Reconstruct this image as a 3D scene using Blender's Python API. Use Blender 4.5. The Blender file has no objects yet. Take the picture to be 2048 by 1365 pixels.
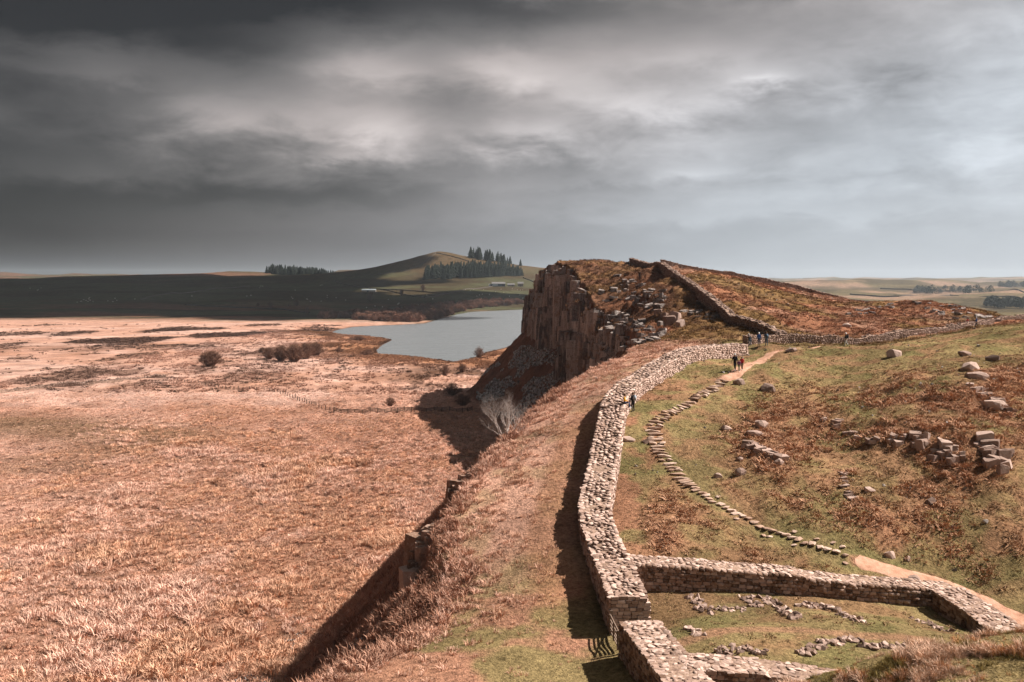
import bpy, bmesh, math, random
import numpy as np
from mathutils import Vector, Matrix, Euler

random.seed(7)
rng = np.random.default_rng(11)
scene = bpy.context.scene
COL = scene.collection

# ------------------------------------------------------------------ camera
CAMZ, FPX, HOR = 40.0, 2000.0, 560.0          # eye height above the lough, focal length and horizon row in photo pixels
cam_data = bpy.data.cameras.new("camera")
cam_data.sensor_width = 36.0
cam_data.lens = 36.0 * FPX / 2048.0
cam_data.shift_y = -(682.5 - HOR) / 2048.0
cam_data.clip_start = 0.5
cam_data.clip_end = 60000.0
camera = bpy.data.objects.new("camera", cam_data)
camera.location = (0, 0, CAMZ)
camera.rotation_euler = (math.radians(90), 0, 0)
COL.objects.link(camera)
scene.camera = camera

# ------------------------------------------------------------------ sun
SUN_EL = math.radians(45.0)
SUN_DIR = Vector((math.cos(SUN_EL) * 0.978, math.cos(SUN_EL) * 0.21, math.sin(SUN_EL))).normalized()
sun_data = bpy.data.lights.new("sun", 'SUN')
sun_data.energy = 5.0
sun_data.angle = math.radians(0.53)
sun_data.color = (1.0, 0.93, 0.85)
sun = bpy.data.objects.new("sun", sun_data)
sun.rotation_euler = SUN_DIR.to_track_quat('Z', 'Y').to_euler()
sun.location = (200, 0, 300)
COL.objects.link(sun)

# ------------------------------------------------------------------ node helpers
class N:
    """tiny node-tree builder"""
    def __init__(self, tree):
        self.t = tree
        tree.nodes.clear()
    def n(self, typ, **kw):
        nd = self.t.nodes.new(typ)
        for k, v in kw.items():
            setattr(nd, k, v)
        return nd
    def l(self, a, b):
        self.t.links.new(a, b)
    def put(self, sock, v):
        if isinstance(v, bpy.types.NodeSocket):
            self.l(v, sock)
        else:
            sock.default_value = v
    def math(self, op, a, b=0.0, c=0.0, clamp=False):
        nd = self.n('ShaderNodeMath', operation=op, use_clamp=clamp)
        self.put(nd.inputs[0], a); self.put(nd.inputs[1], b); self.put(nd.inputs[2], c)
        return nd.outputs[0]
    def vmath(self, op, a, b=(0, 0, 0)):
        nd = self.n('ShaderNodeVectorMath', operation=op)
        self.put(nd.inputs[0], a); self.put(nd.inputs[1], b)
        return nd.outputs[0]
    def noise(self, vec, scale, detail=4.0, rough=0.55, dist=0.0):
        nd = self.n('ShaderNodeTexNoise')
        if vec is not None:
            self.l(vec, nd.inputs['Vector'])
        nd.inputs['Scale'].default_value = scale
        nd.inputs['Detail'].default_value = detail
        nd.inputs['Roughness'].default_value = rough
        nd.inputs['Distortion'].default_value = dist
        return nd.outputs[0]
    def maprange(self, v, a, b, c=0.0, d=1.0, smooth=False):
        nd = self.n('ShaderNodeMapRange')
        if smooth:
            nd.interpolation_type = 'SMOOTHSTEP'
        self.put(nd.inputs[0], v)
        for i, k in zip((1, 2, 3, 4), (a, b, c, d)):
            self.put(nd.inputs[i], k)
        return nd.outputs[0]
    def mix(self, fac, a, b, blend='MIX'):
        nd = self.n('ShaderNodeMix', data_type='RGBA', blend_type=blend)
        self.put(nd.inputs[0], fac)
        self.put(nd.inputs[6], a if isinstance(a, bpy.types.NodeSocket) else (*a[:3], 1))
        self.put(nd.inputs[7], b if isinstance(b, bpy.types.NodeSocket) else (*b[:3], 1))
        return nd.outputs[2]
    def ramp(self, fac, stops):
        nd = self.n('ShaderNodeValToRGB')
        self.l(fac, nd.inputs[0])
        el = nd.color_ramp.elements
        while len(el) < len(stops):
            el.new(0.5)
        for e, (p, c) in zip(el, stops):
            e.position = p
            e.color = (*c[:3], 1)
        return nd.outputs[0]

def lin(r, g, b):
    f = lambda c: (c / 255 / 12.92) if c <= 10 else (((c / 255) + 0.055) / 1.055) ** 2.4
    return (f(r), f(g), f(b))

# ------------------------------------------------------------------ world: clouded sky
EXPOSURE = 1.0
world = bpy.data.worlds.new("World")
scene.world = world
world.use_nodes = True
w = N(world.node_tree)
tc = w.n('ShaderNodeTexCoord')
sep = w.n('ShaderNodeSeparateXYZ')
w.l(tc.outputs['Generated'], sep.inputs[0])
dx, dy, dz = sep.outputs
az = w.math('ARCTAN2', dx, dy)                       # 0 straight ahead, + to the right, radians
el = w.math('ARCSINE', dz)
elp = w.math('MAXIMUM', el, 0.0)
# cloud billows: noise on the direction vector, squashed vertically so that the banks lie flat
mpw = w.n('ShaderNodeMapping'); w.l(tc.outputs['Generated'], mpw.inputs[0])
mpw.inputs['Scale'].default_value = (1.0, 1.0, 2.6); mpw.inputs['Location'].default_value = (3.1, 0.4, 1.7)
deck = mpw.outputs[0]
n1 = w.noise(deck, 5.0, 5.0, 0.5, 0.3)
n2 = w.noise(w.vmath('ADD', deck, (7.3, 2.1, 0.0)), 13.0, 7.0, 0.58, 0.25)
# local wobble so that the large banks below have ragged edges
waz = w.math('ADD', az, w.math('MULTIPLY', w.math('SUBTRACT', n1, 0.5), 0.22))
wel = w.math('ADD', el, w.math('MULTIPLY', w.math('SUBTRACT', n2, 0.5), 0.06))
def bank(a0, e0, sa, se):
    """soft elliptical cloud bank centred on azimuth a0, elevation e0 (radians)"""
    u = w.math('DIVIDE', w.math('SUBTRACT', waz, a0), sa)
    v = w.math('DIVIDE', w.math('SUBTRACT', wel, e0), se)
    r = w.math('ADD', w.math('MULTIPLY', u, u), w.math('MULTIPLY', v, v))
    return w.math('POWER', 2.718, w.math('MULTIPLY', r, -1.0))
def A(u): return math.atan((u - 1024) / FPX)
def E(v): return math.atan((HOR - v) / FPX)
# overall brightness: darker storm bank to the left (north), clearer to the right (south)
g = w.maprange(az, -0.56, 0.48, 0.058, 0.58, True)
def B(u, v, su, sv, amp): return (A(u), E(v), su / FPX, sv / FPX, amp)
banks = [B(520, -20, 620, 95, -0.20), B(1150, 20, 330, 75, -0.21), B(1680, 40, 330, 80, -0.17), B(250, 105, 330, 45, -0.035), B(560, 120, 130, 40, -0.06),
         B(270, 198, 150, 16, -0.03), B(560, 392, 380, 42, -0.085), B(820, 400, 230, 36, -0.06), B(950, 342, 280, 26, -0.07), B(1680, 250, 170, 62, -0.17), B(1250, 380, 190, 14, -0.07), B(900, 195, 80, 36, -0.05), B(1150, 330, 120, 20, -0.05),
         B(1000, 470, 500, 26, -0.045), B(-60, 430, 420, 60, -0.02), B(1900, 140, 200, 26, -0.05),
         B(180, 160, 140, 36, 0.055), B(420, 245, 160, 46, 0.22), B(690, 265, 120, 48, 0.42), B(625, 316, 60, 11, 0.12), B(780, 150, 85, 48, 0.20), B(1060, 145, 130, 36, 0.19), B(1040, 272, 95, 30, 0.30),
         B(1480, 180, 70, 24, 0.40), B(1250, 215, 140, 42, 0.22), B(1380, 130, 110, 30, 0.10), B(1990, 300, 170, 60, 0.07), B(150, 372, 140, 22, 0.055), B(1420, 345, 60, 16, 0.11), B(1600, 430, 300, 14, 0.05)]
tot = g
for a0, e0, sa, se, amp in banks:
    tot = w.math('MULTIPLY_ADD', bank(a0, e0, sa, se), amp, tot)
nz = w.math('ADD', w.math('MULTIPLY', w.math('SUBTRACT', n1, 0.5), 0.7), w.math('MULTIPLY', w.math('SUBTRACT', n2, 0.5), 0.95))
fade = w.maprange(el, 0.015, 0.12, 0.15, 1.0, True)     # haze evens the clouds out near the horizon
tot = w.math('MULTIPLY', tot, w.math('ADD', 1.0, w.math('MULTIPLY', nz, w.math('MULTIPLY', fade, 1.25))))
tot = w.math('MULTIPLY', tot, w.maprange(el, 0.24, 0.55, 1.0, 0.7, True))    # the dark deck closes overhead
tot = w.math('MAXIMUM', tot, 0.025)
# tint: warm grey on the lit bellies to the left, blue-grey to the right and low down
warm = w.mix(w.maprange(tot, 0.05, 0.4, 0, 1), (1.02, 0.98, 0.97), (1.08, 0.975, 0.945))
cool = (0.92, 0.985, 1.065)
tint = w.mix(w.maprange(w.math('ADD', w.math('MULTIPLY', az, 0.9), w.math('MULTIPLY', el, -2.2)), -0.52, 0.12, 0, 1, True), warm, cool)
cloudcol = w.mix(1.0, tint, tot, 'MULTIPLY')
bgc = w.n('ShaderNodeBackground')
w.l(cloudcol, bgc.inputs[0])
bgc.inputs[1].default_value = 1.0 / (2 ** EXPOSURE)
sky = w.n('ShaderNodeTexSky')
sky.sky_type = 'NISHITA'
sky.sun_disc = False
sky.sun_elevation = SUN_EL
sky.sun_rotation = math.atan2(SUN_DIR.x, SUN_DIR.y)
sky.air_density = 1.0
sky.dust_density = 2.0
bgs = w.n('ShaderNodeBackground')
w.l(sky.outputs[0], bgs.inputs[0])
bgs.inputs[1].default_value = 0.05
mixs = w.n('ShaderNodeMixShader')
w.put(mixs.inputs[0], 0.97)
w.l(bgs.outputs[0], mixs.inputs[1]); w.l(bgc.outputs[0], mixs.inputs[2])
wout = w.n('ShaderNodeOutputWorld')
w.l(mixs.outputs[0], wout.inputs[0])

# ------------------------------------------------------------------ colour management and sampling
vs = scene.view_settings
vs.view_transform = 'Standard'
vs.look = 'None'
vs.exposure = EXPOSURE
vs.gamma = 1.0
vs.use_curve_mapping = False
scene.render.engine = 'CYCLES'
cy = scene.cycles
cy.use_denoising = True
cy.max_bounces = 5
cy.diffuse_bounces = 2
cy.glossy_bounces = 2
cy.transparent_max_bounces = 6
cy.volume_bounces = 0
cy.caustics_reflective = False
cy.caustics_refractive = False

# ------------------------------------------------------------------ object helpers
def link(ob, parent=None):
    COL.objects.link(ob)
    if parent is not None:
        ob.parent = parent
    return ob
def mesh_obj(name, verts, faces, mat=None, parent=None, smooth=False):
    me = bpy.data.meshes.new(name)
    me.from_pydata(verts, [], faces)
    if mat is not None:
        me.materials.append(mat)
    if smooth:
        me.shade_smooth()
    ob = bpy.data.objects.new(name, me)
    return link(ob, parent)
def np_mesh(name, V, F, mat=None, smooth=False):
    """V (n,3) float, F (m,k) int, all faces the same size"""
    me = bpy.data.meshes.new(name)
    V = np.ascontiguousarray(V, dtype=np.float32); F = np.ascontiguousarray(F, dtype=np.int32)
    k = F.shape[1]
    me.vertices.add(len(V)); me.vertices.foreach_set("co", V.ravel())
    me.loops.add(F.size); me.loops.foreach_set("vertex_index", F.ravel())
    me.polygons.add(len(F))
    me.polygons.foreach_set("loop_start", np.arange(0, F.size, k, dtype=np.int32))
    me.polygons.foreach_set("loop_total", np.full(len(F), k, dtype=np.int32))
    me.update(calc_edges=True)
    if smooth:
        me.shade_smooth()
    if mat is not None:
        me.materials.append(mat)
    return me
def point_attr(me, name, data, typ='FLOAT'):
    at = me.attributes.new(name, typ, 'POINT')
    if typ == 'FLOAT':
        at.data.foreach_set("value", np.ascontiguousarray(data, dtype=np.float32).ravel())
    elif typ == 'FLOAT_COLOR':
        d = np.ones((len(data), 4), dtype=np.float32); d[:, :3] = data
        at.data.foreach_set("color", d.ravel())
    elif typ == 'FLOAT_VECTOR':
        at.data.foreach_set("vector", np.ascontiguousarray(data, dtype=np.float32).ravel())
    elif typ == 'INT':
        at.data.foreach_set("value", np.ascontiguousarray(data, dtype=np.int32).ravel())
def tag(ob, label=None, category=None, group=None, kind=None):
    for k, v in (('label', label), ('category', category), ('group', group), ('kind', kind)):
        if v:
            ob[k] = v
    return ob
def empty(name, loc=(0, 0, 0), rz=0.0):
    o = bpy.data.objects.new(name, None)
    o.location = loc
    o.rotation_euler = (0, 0, rz)
    o.empty_display_size = 0.2
    COL.objects.link(o)
    return o
def material(name):
    m = bpy.data.materials.new(name)
    m.use_nodes = True
    return m, N(m.node_tree)
def finish(k, color, rough=0.95, normal=None, spec=0.15, **inputs):
    p = k.n('ShaderNodeBsdfPrincipled')
    k.put(p.inputs['Base Color'], color if isinstance(color, bpy.types.NodeSocket) else (*color[:3], 1))
    k.put(p.inputs['Roughness'], rough)
    p.inputs['Specular IOR Level'].default_value = spec
    for a, v in inputs.items():
        k.put(p.inputs[a.replace('_', ' ')], v)
    if normal is not None:
        k.l(normal, p.inputs['Normal'])
    o = k.n('ShaderNodeOutputMaterial')
    k.l(p.outputs[0], o.inputs[0])
    return p
def bump(k, h, strength, dist):
    b = k.n('ShaderNodeBump')
    b.inputs['Strength'].default_value = strength
    b.inputs['Distance'].default_value = dist
    k.l(h, b.inputs['Height'])
    return b.outputs[0]
def plain(name, col, rough=0.9, var=0.25, scale=6.0, spec=0.2):
    m, k = material(name)
    tcn = k.n('ShaderNodeTexCoord')
    nz = k.noise(tcn.outputs['Object'], scale, 4.0, 0.6)
    c = k.mix(nz, [x * (1 - var) for x in col], [x * (1 + var) for x in col])
    finish(k, c, rough, None, spec)
    return m

# ------------------------------------------------------------------ numeric noise
def _hash(ix, iy, seed):
    h = (ix.astype(np.int64) * 374761393 + iy.astype(np.int64) * 668265263 + seed * 982451653) & 0xFFFFFFFF
    h = ((h ^ (h >> 13)) * 1274126177) & 0xFFFFFFFF
    h = h ^ (h >> 16)
    return (h & 0xFFFFFF) / float(0xFFFFFF)
def vnoise(x, y, seed=0):
    ix = np.floor(x); iy = np.floor(y)
    fx = x - ix; fy = y - iy
    fx = fx * fx * fx * (fx * (fx * 6 - 15) + 10); fy = fy * fy * fy * (fy * (fy * 6 - 15) + 10)
    a = _hash(ix, iy, seed); b = _hash(ix + 1, iy, seed); c = _hash(ix, iy + 1, seed); d = _hash(ix + 1, iy + 1, seed)
    return (a * (1 - fx) + b * fx) * (1 - fy) + (c * (1 - fx) + d * fx) * fy
def fbm(x, y, seed=0, octaves=4, gain=0.5):
    x = np.asarray(x, float); y = np.asarray(y, float)
    s = np.zeros(np.broadcast(x, y).shape); a = 1.0; t = 0.0
    for o in range(octaves):
        s = s + a * vnoise(x * 2 ** o + 13.7 * o, y * 2 ** o + 7.1 * o, seed + o)
        t += a; a *= gain
    return s / t                                           # 0..1, mean about 0.5
def sstep(a, b, x):
    t = np.clip((np.asarray(x, float) - a) / (b - a), 0, 1)
    return t * t * (3 - 2 * t)

# ------------------------------------------------------------------ survey points -> terrain
def P(u, v, d):
    """world point seen at photo pixel (u, v) at distance d ahead: how the survey below was measured"""
    return ((u - 1024) / FPX * d, d, CAMZ - (v - HOR) / FPX * d)
class TPS:
    def __init__(self, pts, reg=0.0):
        p = np.array(pts, float)
        self.c = p[:, :2].mean(0); self.s = p[:, :2].std()
        X = (p[:, :2] - self.c) / self.s
        n = len(X)
        K = self._k(((X[:, None] - X[None]) ** 2).sum(-1)) + reg * np.eye(n)
        Q = np.hstack([np.ones((n, 1)), X])
        M = np.zeros((n + 3, n + 3)); M[:n, :n] = K; M[:n, n:] = Q; M[n:, :n] = Q.T
        sol = np.linalg.solve(M, np.concatenate([p[:, 2], np.zeros(3)]))
        self.w = sol[:n]; self.a = sol[n:]; self.X = X
    @staticmethod
    def _k(r2):
        return 0.5 * r2 * np.log(r2 + 1e-12)
    def __call__(self, x, y):
        x = np.asarray(x, float); y = np.asarray(y, float)
        sh = np.broadcast(x, y).shape
        X = (np.stack([np.broadcast_to(x, sh).ravel(), np.broadcast_to(y, sh).ravel()], -1) - self.c) / self.s
        out = np.empty(len(X))
        for i in range(0, len(X), 60000):
            b = X[i:i + 60000]
            r2 = ((b[:, None, :] - self.X[None]) ** 2).sum(-1)
            out[i:i + 60000] = self._k(r2) @ self.w + self.a[0] + b @ self.a[1:]
        return out.reshape(sh)

# frontier wall: centre of the wall top (x, y, z of top)
WALL_TOP = [P(1258, 1194, 57), P(1223, 1115, 64), P(1197, 1048, 69), P(1191, 1000, 73.5), P(1204, 933, 80), P(1217, 863, 87), P(1230, 800, 94),
            P(1249, 774, 98), P(1283, 750, 103), P(1317, 727, 108), P(1354, 707, 113), P(1390, 695, 118), P(1435, 690, 123), P(1478, 689, 127)]
ridge_pts = []
for i, (x, y, z) in enumerate(WALL_TOP):
    a = WALL_TOP[max(i - 1, 0)]; b = WALL_TOP[min(i + 1, len(WALL_TOP) - 1)]
    t = Vector((b[0] - a[0], b[1] - a[1], 0)).normalized(); nrm = Vector((t.y, -t.x, 0))     # to the right of the run
    hr = 1.55 if i > 1 else 1.7
    ridge_pts.append((x + nrm.x * 1.5, y + nrm.y * 1.5, z - hr))
    ridge_pts.append((x - nrm.x * 1.5, y - nrm.y * 1.5, z - (1.6 if i > 1 else 1.9 if i else 2.15)))
uvd = [# platform left of the wall and the crag edge
       (840, 1260, 60), (700, 1325, 54), (1000, 1300, 54.5), (1100, 1200, 62), (1000, 1150, 67), (930, 1150, 68), (880, 1050, 77), (960, 935, 88),
       (1005, 880, 97), (1060, 830, 106), (1130, 775, 117), (1200, 735, 126), (1290, 702, 135), (1170, 1320, 53.5), (1060, 1360, 50.5),
       # flagged path, gully and hillside right of the wall
       (1310, 870, 89.5), (1440, 765, 106), (1390, 800, 98.5), (1330, 910, 85.5), (1400, 985, 78.5), (1470, 1020, 75.5), (1560, 1070, 71.5), (1640, 1095, 69.5),
       (1700, 1115, 68.5), (1800, 1150, 67.5), (1870, 1165, 67), (1960, 1200, 65), (2048, 1245, 62), (1478, 743, 108), (1560, 703, 120),
       (1350, 1000, 76.5), (1300, 950, 82), (1500, 900, 86), (1600, 950, 80), (1500, 850, 93), (1500, 800, 99), (1600, 850, 92), (1600, 750, 107), (1550, 1000, 75.5),
       (1650, 1000, 76), (1700, 900, 86), (1700, 800, 97), (1700, 730, 110), (1700, 697, 128), (1600, 700, 124), (1750, 1050, 72), (1900, 1050, 72.2),
       (1900, 950, 78), (1900, 850, 84), (1900, 750, 97), (1900, 700, 110), (1900, 672, 130), (1800, 690, 130), (2048, 1150, 66.5), (2048, 1050, 70.8), (2048, 950, 76.5),
       (2048, 850, 85), (2048, 750, 95), (2048, 700, 106), (2040, 647, 128), (1950, 1130, 68.7), (1400, 1100, 68), (2150, 640, 125), (2150, 750, 93), (2200, 1060, 71),
       # inside the milecastle
       (1290, 1184, 63), (1500, 1186, 63.2), (1666, 1196, 63.6), (1834, 1212, 64.2), (1500, 1305, 50.5), (1440, 1290, 52), (1600, 1255, 55.5), (1700, 1240, 57), (1850, 1262, 55.5),
       # grass bank in front
       (1700, 1345, 41), (1800, 1305, 41.5), (1900, 1288, 42), (2048, 1258, 43), (1900, 1365, 37), (2048, 1340, 36.5), (2150, 1230, 44),
       # saddle and the rise to the crag
       (1400, 664, 155), (1300, 650, 175), (1250, 602, 225), (1300, 590, 205), (1222, 652, 200), (1240, 560, 250), (1160, 525, 305), (1085, 540, 332), (1260, 533, 270),
       (1400, 549, 250), (1500, 564, 252), (1600, 584, 254), (1690, 606, 246), (1500, 600, 200), (1600, 622, 190), (1600, 662, 160), (1700, 642, 182), (1800, 642, 187),
       (1840, 605, 225), (1900, 612, 225), (2000, 632, 215), (2040, 642, 210), (1752, 606, 228), (1700, 690, 146), (1800, 678, 153), (1900, 662, 166), (2020, 643, 190), (1480, 690, 132), (1560, 684, 140),
       (1500, 657, 150), (1440, 624, 170), (1390, 587, 195), (1350, 558, 220), (1320, 539, 245), (2150, 645, 200), (1640, 600, 225), (1560, 640, 172)]
ridge_pts += [P(*q) for q in uvd]
ridge_pts += [(60, 300, 37), (72, 300, 33), (86, 295, 29), (97, 280, 28), (48, 312, 40)]
ridge_pts += [(130, 250, 22), (120, 300, 20), (60, 400, 26), (100, 345, 25), (160, 230, 20), (30, 420, 34), (10, 380, 39), (0, 300, 43), (0, 230, 34),
              (0, 160, 29), (-15, 100, 21.5), (-20, 60, 17.5), (-14, 45, 18.5), (0, 42, 20.3), (8, 42, 20.8), (13, 46.0, 21.4), (12, 40, 21.6), (16, 48.5, 21.3), (20, 49.0, 21.2),
              (0, 0, 38.3), (10, 0, 38.3), (-8, 0, 36), (0, 8, 36.0), (0, 16, 32.5), (0, 25, 27.5), (0, 33, 23.5), (12, 16, 32.5), (12, 25, 28.5), (14, 33, 25.2), (22, 30, 27.6), (30, 20, 32), (35, 40, 26.8),
              (40, 55, 19.5), (60, 60, 22), (70, 90, 35), (90, 130, 37), (60, 20, 33), (100, 60, 36), (150, 100, 30), (150, 170, 28), (-8, 16, 30), (-8, 30, 22)]
T = TPS(ridge_pts, 2e-4)
# crag edge x(y), cliff height h(y)
EDGE = np.array([(-40, -10, 0), (30, -10.5, 0), (51, -10.5, 0), (56, -6.5, 0), (62, -4.4, 0), (70, -4.0, 0.2), (74, -5.4, 2.6), (78, -5.6, 4.0), (81, -4.4, 1.6), (85, -3.6, 3.0), (89, -2.6, 3.2), (92, -1.9, 1.5),
                 (97, -0.8, 2.2), (106, 2.0, 0.8), (117, 6.2, 0), (126, 11, 0.4), (135, 16.0, 0.5), (150, 19.5, 0.5), (165, 20.8, 1), (180, 21.5, 2.5), (192, 21.8, 8), (204, 20.2, 11), (214, 19.4, 14.0), (226, 19.0, 17), (240, 18.6, 18.5),
                 (255, 18.0, 20), (270, 17.0, 21), (285, 15.4, 21), (305, 13.4, 19), (325, 11.2, 16), (338, 9.6, 14), (350, 10.2, 14), (365, 14, 15), (400, 24, 15), (500, 60, 12), (800, 110, 8), (3000, 400, 0)])
def edge_x(y):
    y = np.asarray(y, float)
    j = 0.6 * (fbm(y * 0.35, y * 0 + 3.3, 5, 3) - 0.5) * 2
    return np.interp(y, EDGE[:, 0], EDGE[:, 1]) + j * np.interp(y, [40, 70, 150, 200], [1.0, 1.0, 1.0, 2.2])
def cliff_h(y):
    return np.interp(y, EDGE[:, 0], EDGE[:, 2])

# lough shoreline (x, y)
LAKE = np.array([P(u, v, 80000 / (v - 560))[:2] for u, v in
                 [(1062, 619), (990, 622), (945, 624), (915, 629), (880, 638), (850, 647.5), (800, 650), (750, 652), (705, 654.5), (672, 661), (664, 665), (690, 670), (740, 673),
                  (778, 678), (783, 681), (765, 690), (752, 701), (757, 709), (800, 712), (860, 717), (890, 722), (908, 725), (935, 720)]] + [(-12, 560), (10, 640), (60, 760), (130, 1000), (140, 1300), (90, 1400)])
def sd_poly(x, y, poly):
    """signed distance, negative inside"""
    d2 = np.full(x.shape, 1e18); inside = np.zeros(x.shape, bool)
    n = len(poly)
    for i in range(n):
        ax, ay = poly[i]; bx, by = poly[(i + 1) % n]
        ex, ey = bx - ax, by - ay
        t = np.clip(((x - ax) * ex + (y - ay) * ey) / (ex * ex + ey * ey), 0, 1)
        d2 = np.minimum(d2, (x - ax - t * ex) ** 2 + (y - ay - t * ey) ** 2)
        cond = (ay > y) != (by > y)
        with np.errstate(divide='ignore', invalid='ignore'):
            xi = ax + (y - ay) / (by - ay if by != ay else 1e-9) * ex
        inside ^= cond & (x < xi)
    return np.where(inside, -1, 1) * np.sqrt(d2)
far_uvd = [(0, 640, 960), (0, 600, 1500), (0, 562, 2200), (180, 556, 2300), (330, 551, 2500), (500, 546, 2700), (690, 551, 2600), (760, 545, 2500), (800, 538, 2430), (830, 526, 2400), (850, 513, 2360), (875, 503, 2350), (905, 509, 2350),
           (940, 517, 2350), (1040, 531, 2350), (1090, 541, 2350), (1200, 545, 2400), (600, 571, 2000), (600, 600, 1450), (600, 626, 1160), (850, 562, 2050), (850, 600, 1500), (850, 622, 1260), (1000, 571, 1950), (1000, 600, 1480),
           (900, 541, 2200), (870, 530, 2230), (1040, 560, 2100), (300, 600, 1450), (300, 571, 1950), (300, 631, 1100), (-200, 565, 2300), (-200, 610, 1400), (-500, 560, 2600), (-500, 620, 1300), (760, 580, 1800), (450, 585, 1700), (150, 585, 1700),
           (1620, 573, 4000), (1700, 568, 4000), (1800, 562, 3600), (1850, 567, 3600), (1950, 569, 3600), (2048, 575, 3600), (2200, 570, 3600), (1750, 598, 2200), (2000, 622, 1500), (1620, 585, 2800), (1900, 590, 2500), (2100, 605, 1900),
           (1540, 563, 7500), (1640, 561, 7500), (1750, 564, 7500), (1820, 561, 7500), (1920, 557, 7500), (2048, 555, 7500), (2200, 555, 7500), (1300, 563, 7500), (1300, 570, 4000),
           (0, 548, 5200), (120, 553, 5200), (200, 551, 4800), (250, 552, 4800), (300, 557, 5200), (500, 555, 5200), (640, 551, 5200), (735, 538, 5200), (790, 552, 5200), (1000, 555, 5200), (-400, 550, 5200)]
far_pts = [P(*q) for q in far_uvd]
far_pts += [(-500, 3500, 24), (-1500, 3500, 24), (-1000, 4000, 22), (200, 3600, 15), (-300, 3100, 30), (700, 5400, 5), (1500, 5500, 0), (2500, 5500, 0), (-900, 3000, 32), (-1400, 3000, 30),
            (-400, 100, 4), (-200, 100, 3), (-60, 60, 3.4), (-30, 150, 3), (-100, 250, 3), (-200, 336, 2.6), (-50, 300, 2.6), (-150, 600, 1.6), (-300, 700, 2.0), (-60, 450, 1.6), (0, 700, 1.2), (50, 1000, 1.2), (-100, 1000, 1.5), (-250, 900, 2),
            (-400, 500, 3), (-600, 800, 4), (0, 0, 3), (-300, -300, 6), (60, 1350, 1.5), (100, 200, -2), (150, 400, -4), (300, 800, -5), (600, 1500, -8), (400, 300, -6), (300, -200, 0), (900, 800, -8), (200, 1500, 2), (300, 2000, 10)]
FAR = TPS(far_pts, 1e-4)
def valley(x, y):
    x = np.asarray(x, float); y = np.asarray(y, float)
    r = np.hypot(x, y)
    v = np.clip(FAR(x, y), -14, 125)
    v = v + (fbm(x / 130, y / 130, 21, 4) - 0.5) * np.interp(r, [300, 900, 1400, 2500, 5000], [0.5, 0.8, 7, 13, 30]) + (fbm(x / 420, y / 420, 22, 3) - 0.5) * np.where(x > 300, np.interp(r, [1200, 2500, 5000], [0, 45, 60]), 0)
    v = v * (1 - sstep(8000, 11000, r)) + 25 * sstep(8000, 11000, r) * (0.6 + 0.8 * fbm(x / 900, y / 900, 31, 3))
    near = (r < 1700)
    sd = np.full(x.shape, 1e3)
    if near.any():
        sd[near] = sd_poly(x[near], y[near], LAKE)
    basin = np.where(sd < 0, np.maximum(sd * 0.06, -1.2), np.minimum(sd * 0.05, 40) + 0.02)
    return np.where(sd < 300, np.minimum(v, basin), v)
def smax(a, b, k):
    h = np.clip(0.5 + 0.5 * (a - b) / k, 0, 1)
    return b * (1 - h) + a * h + k * h * (1 - h)
def ridge(x, y):
    x = np.asarray(x, float); y = np.asarray(y, float)
    xe = edge_x(y)
    top = T(np.maximum(x, xe), y)
    s = np.maximum(xe - x, 0)
    L = np.interp(y, [60, 90, 190, 215], [3.5, 1.2, 1.2, 0.6])
    sk = np.interp(y, [64, 80], [0.90, 1.06])
    f = sk * s - (sk - 0.42) * L * (1 - np.exp(-s / L))
    f = f + cliff_h(y) * sstep(0.0, 1.6, s)
    # the ridge ends well out of sight
    out = sstep(330, 480, y) * 60 + sstep(150, 330, x) * 60 + sstep(60, 260, -y) * 60
    return top - f - out
def height_raw(x, y):
    x = np.asarray(x, float); y = np.asarray(y, float)
    v = valley(x, y)
    z = v.copy()
    m = (y > -300) & (y < 600) & (x > -80) & (x < 400)
    if m.any():
        r = ridge(x[m], y[m])
        z[m] = smax(r, v[m], 1.5)
    return z
def height(x, y):
    """ground height with hummocks"""
    x = np.asarray(x, float); y = np.asarray(y, float)
    z = height_raw(x, y)
    m = (y > -60) & (y < 420) & (x > -160) & (x < 220)
    if m.any():
        xx, yy = x[m], y[m]
        xe = edge_x(yy)
        rock = sstep(150, 190, yy) * sstep(60, 30, xx)
        steep = sstep(0.5, 4.0, xe - xx)
        onr = sstep(-2.0, 1.5, xx - xe)
        a = 0.16 + 0.5 * rock + 0.25 * steep + 0.22 * sstep(9, 22, xx) * sstep(66, 76, yy) + 0.25 * sstep(140, 170, yy)
        inner = (xx > 5) & (xx < 29) & (yy > 48) & (yy < 66)
        a = np.where(inner, 0.10, a)
        # raised tussock surface
        low_ = 0.45 + 0.55 * onr
        h = (fbm(xx / 1.5, yy / 1.5, 41, 3) - 0.5) * a * 1.5 + (fbm(xx / 5.5, yy / 5.5, 51, 3) - 0.5) * a * 2.2 * low_
        z[m] = z[m] + h
    return z
def hz(x, y):
    return float(height(np.array([x]), np.array([y]))[0])
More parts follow.
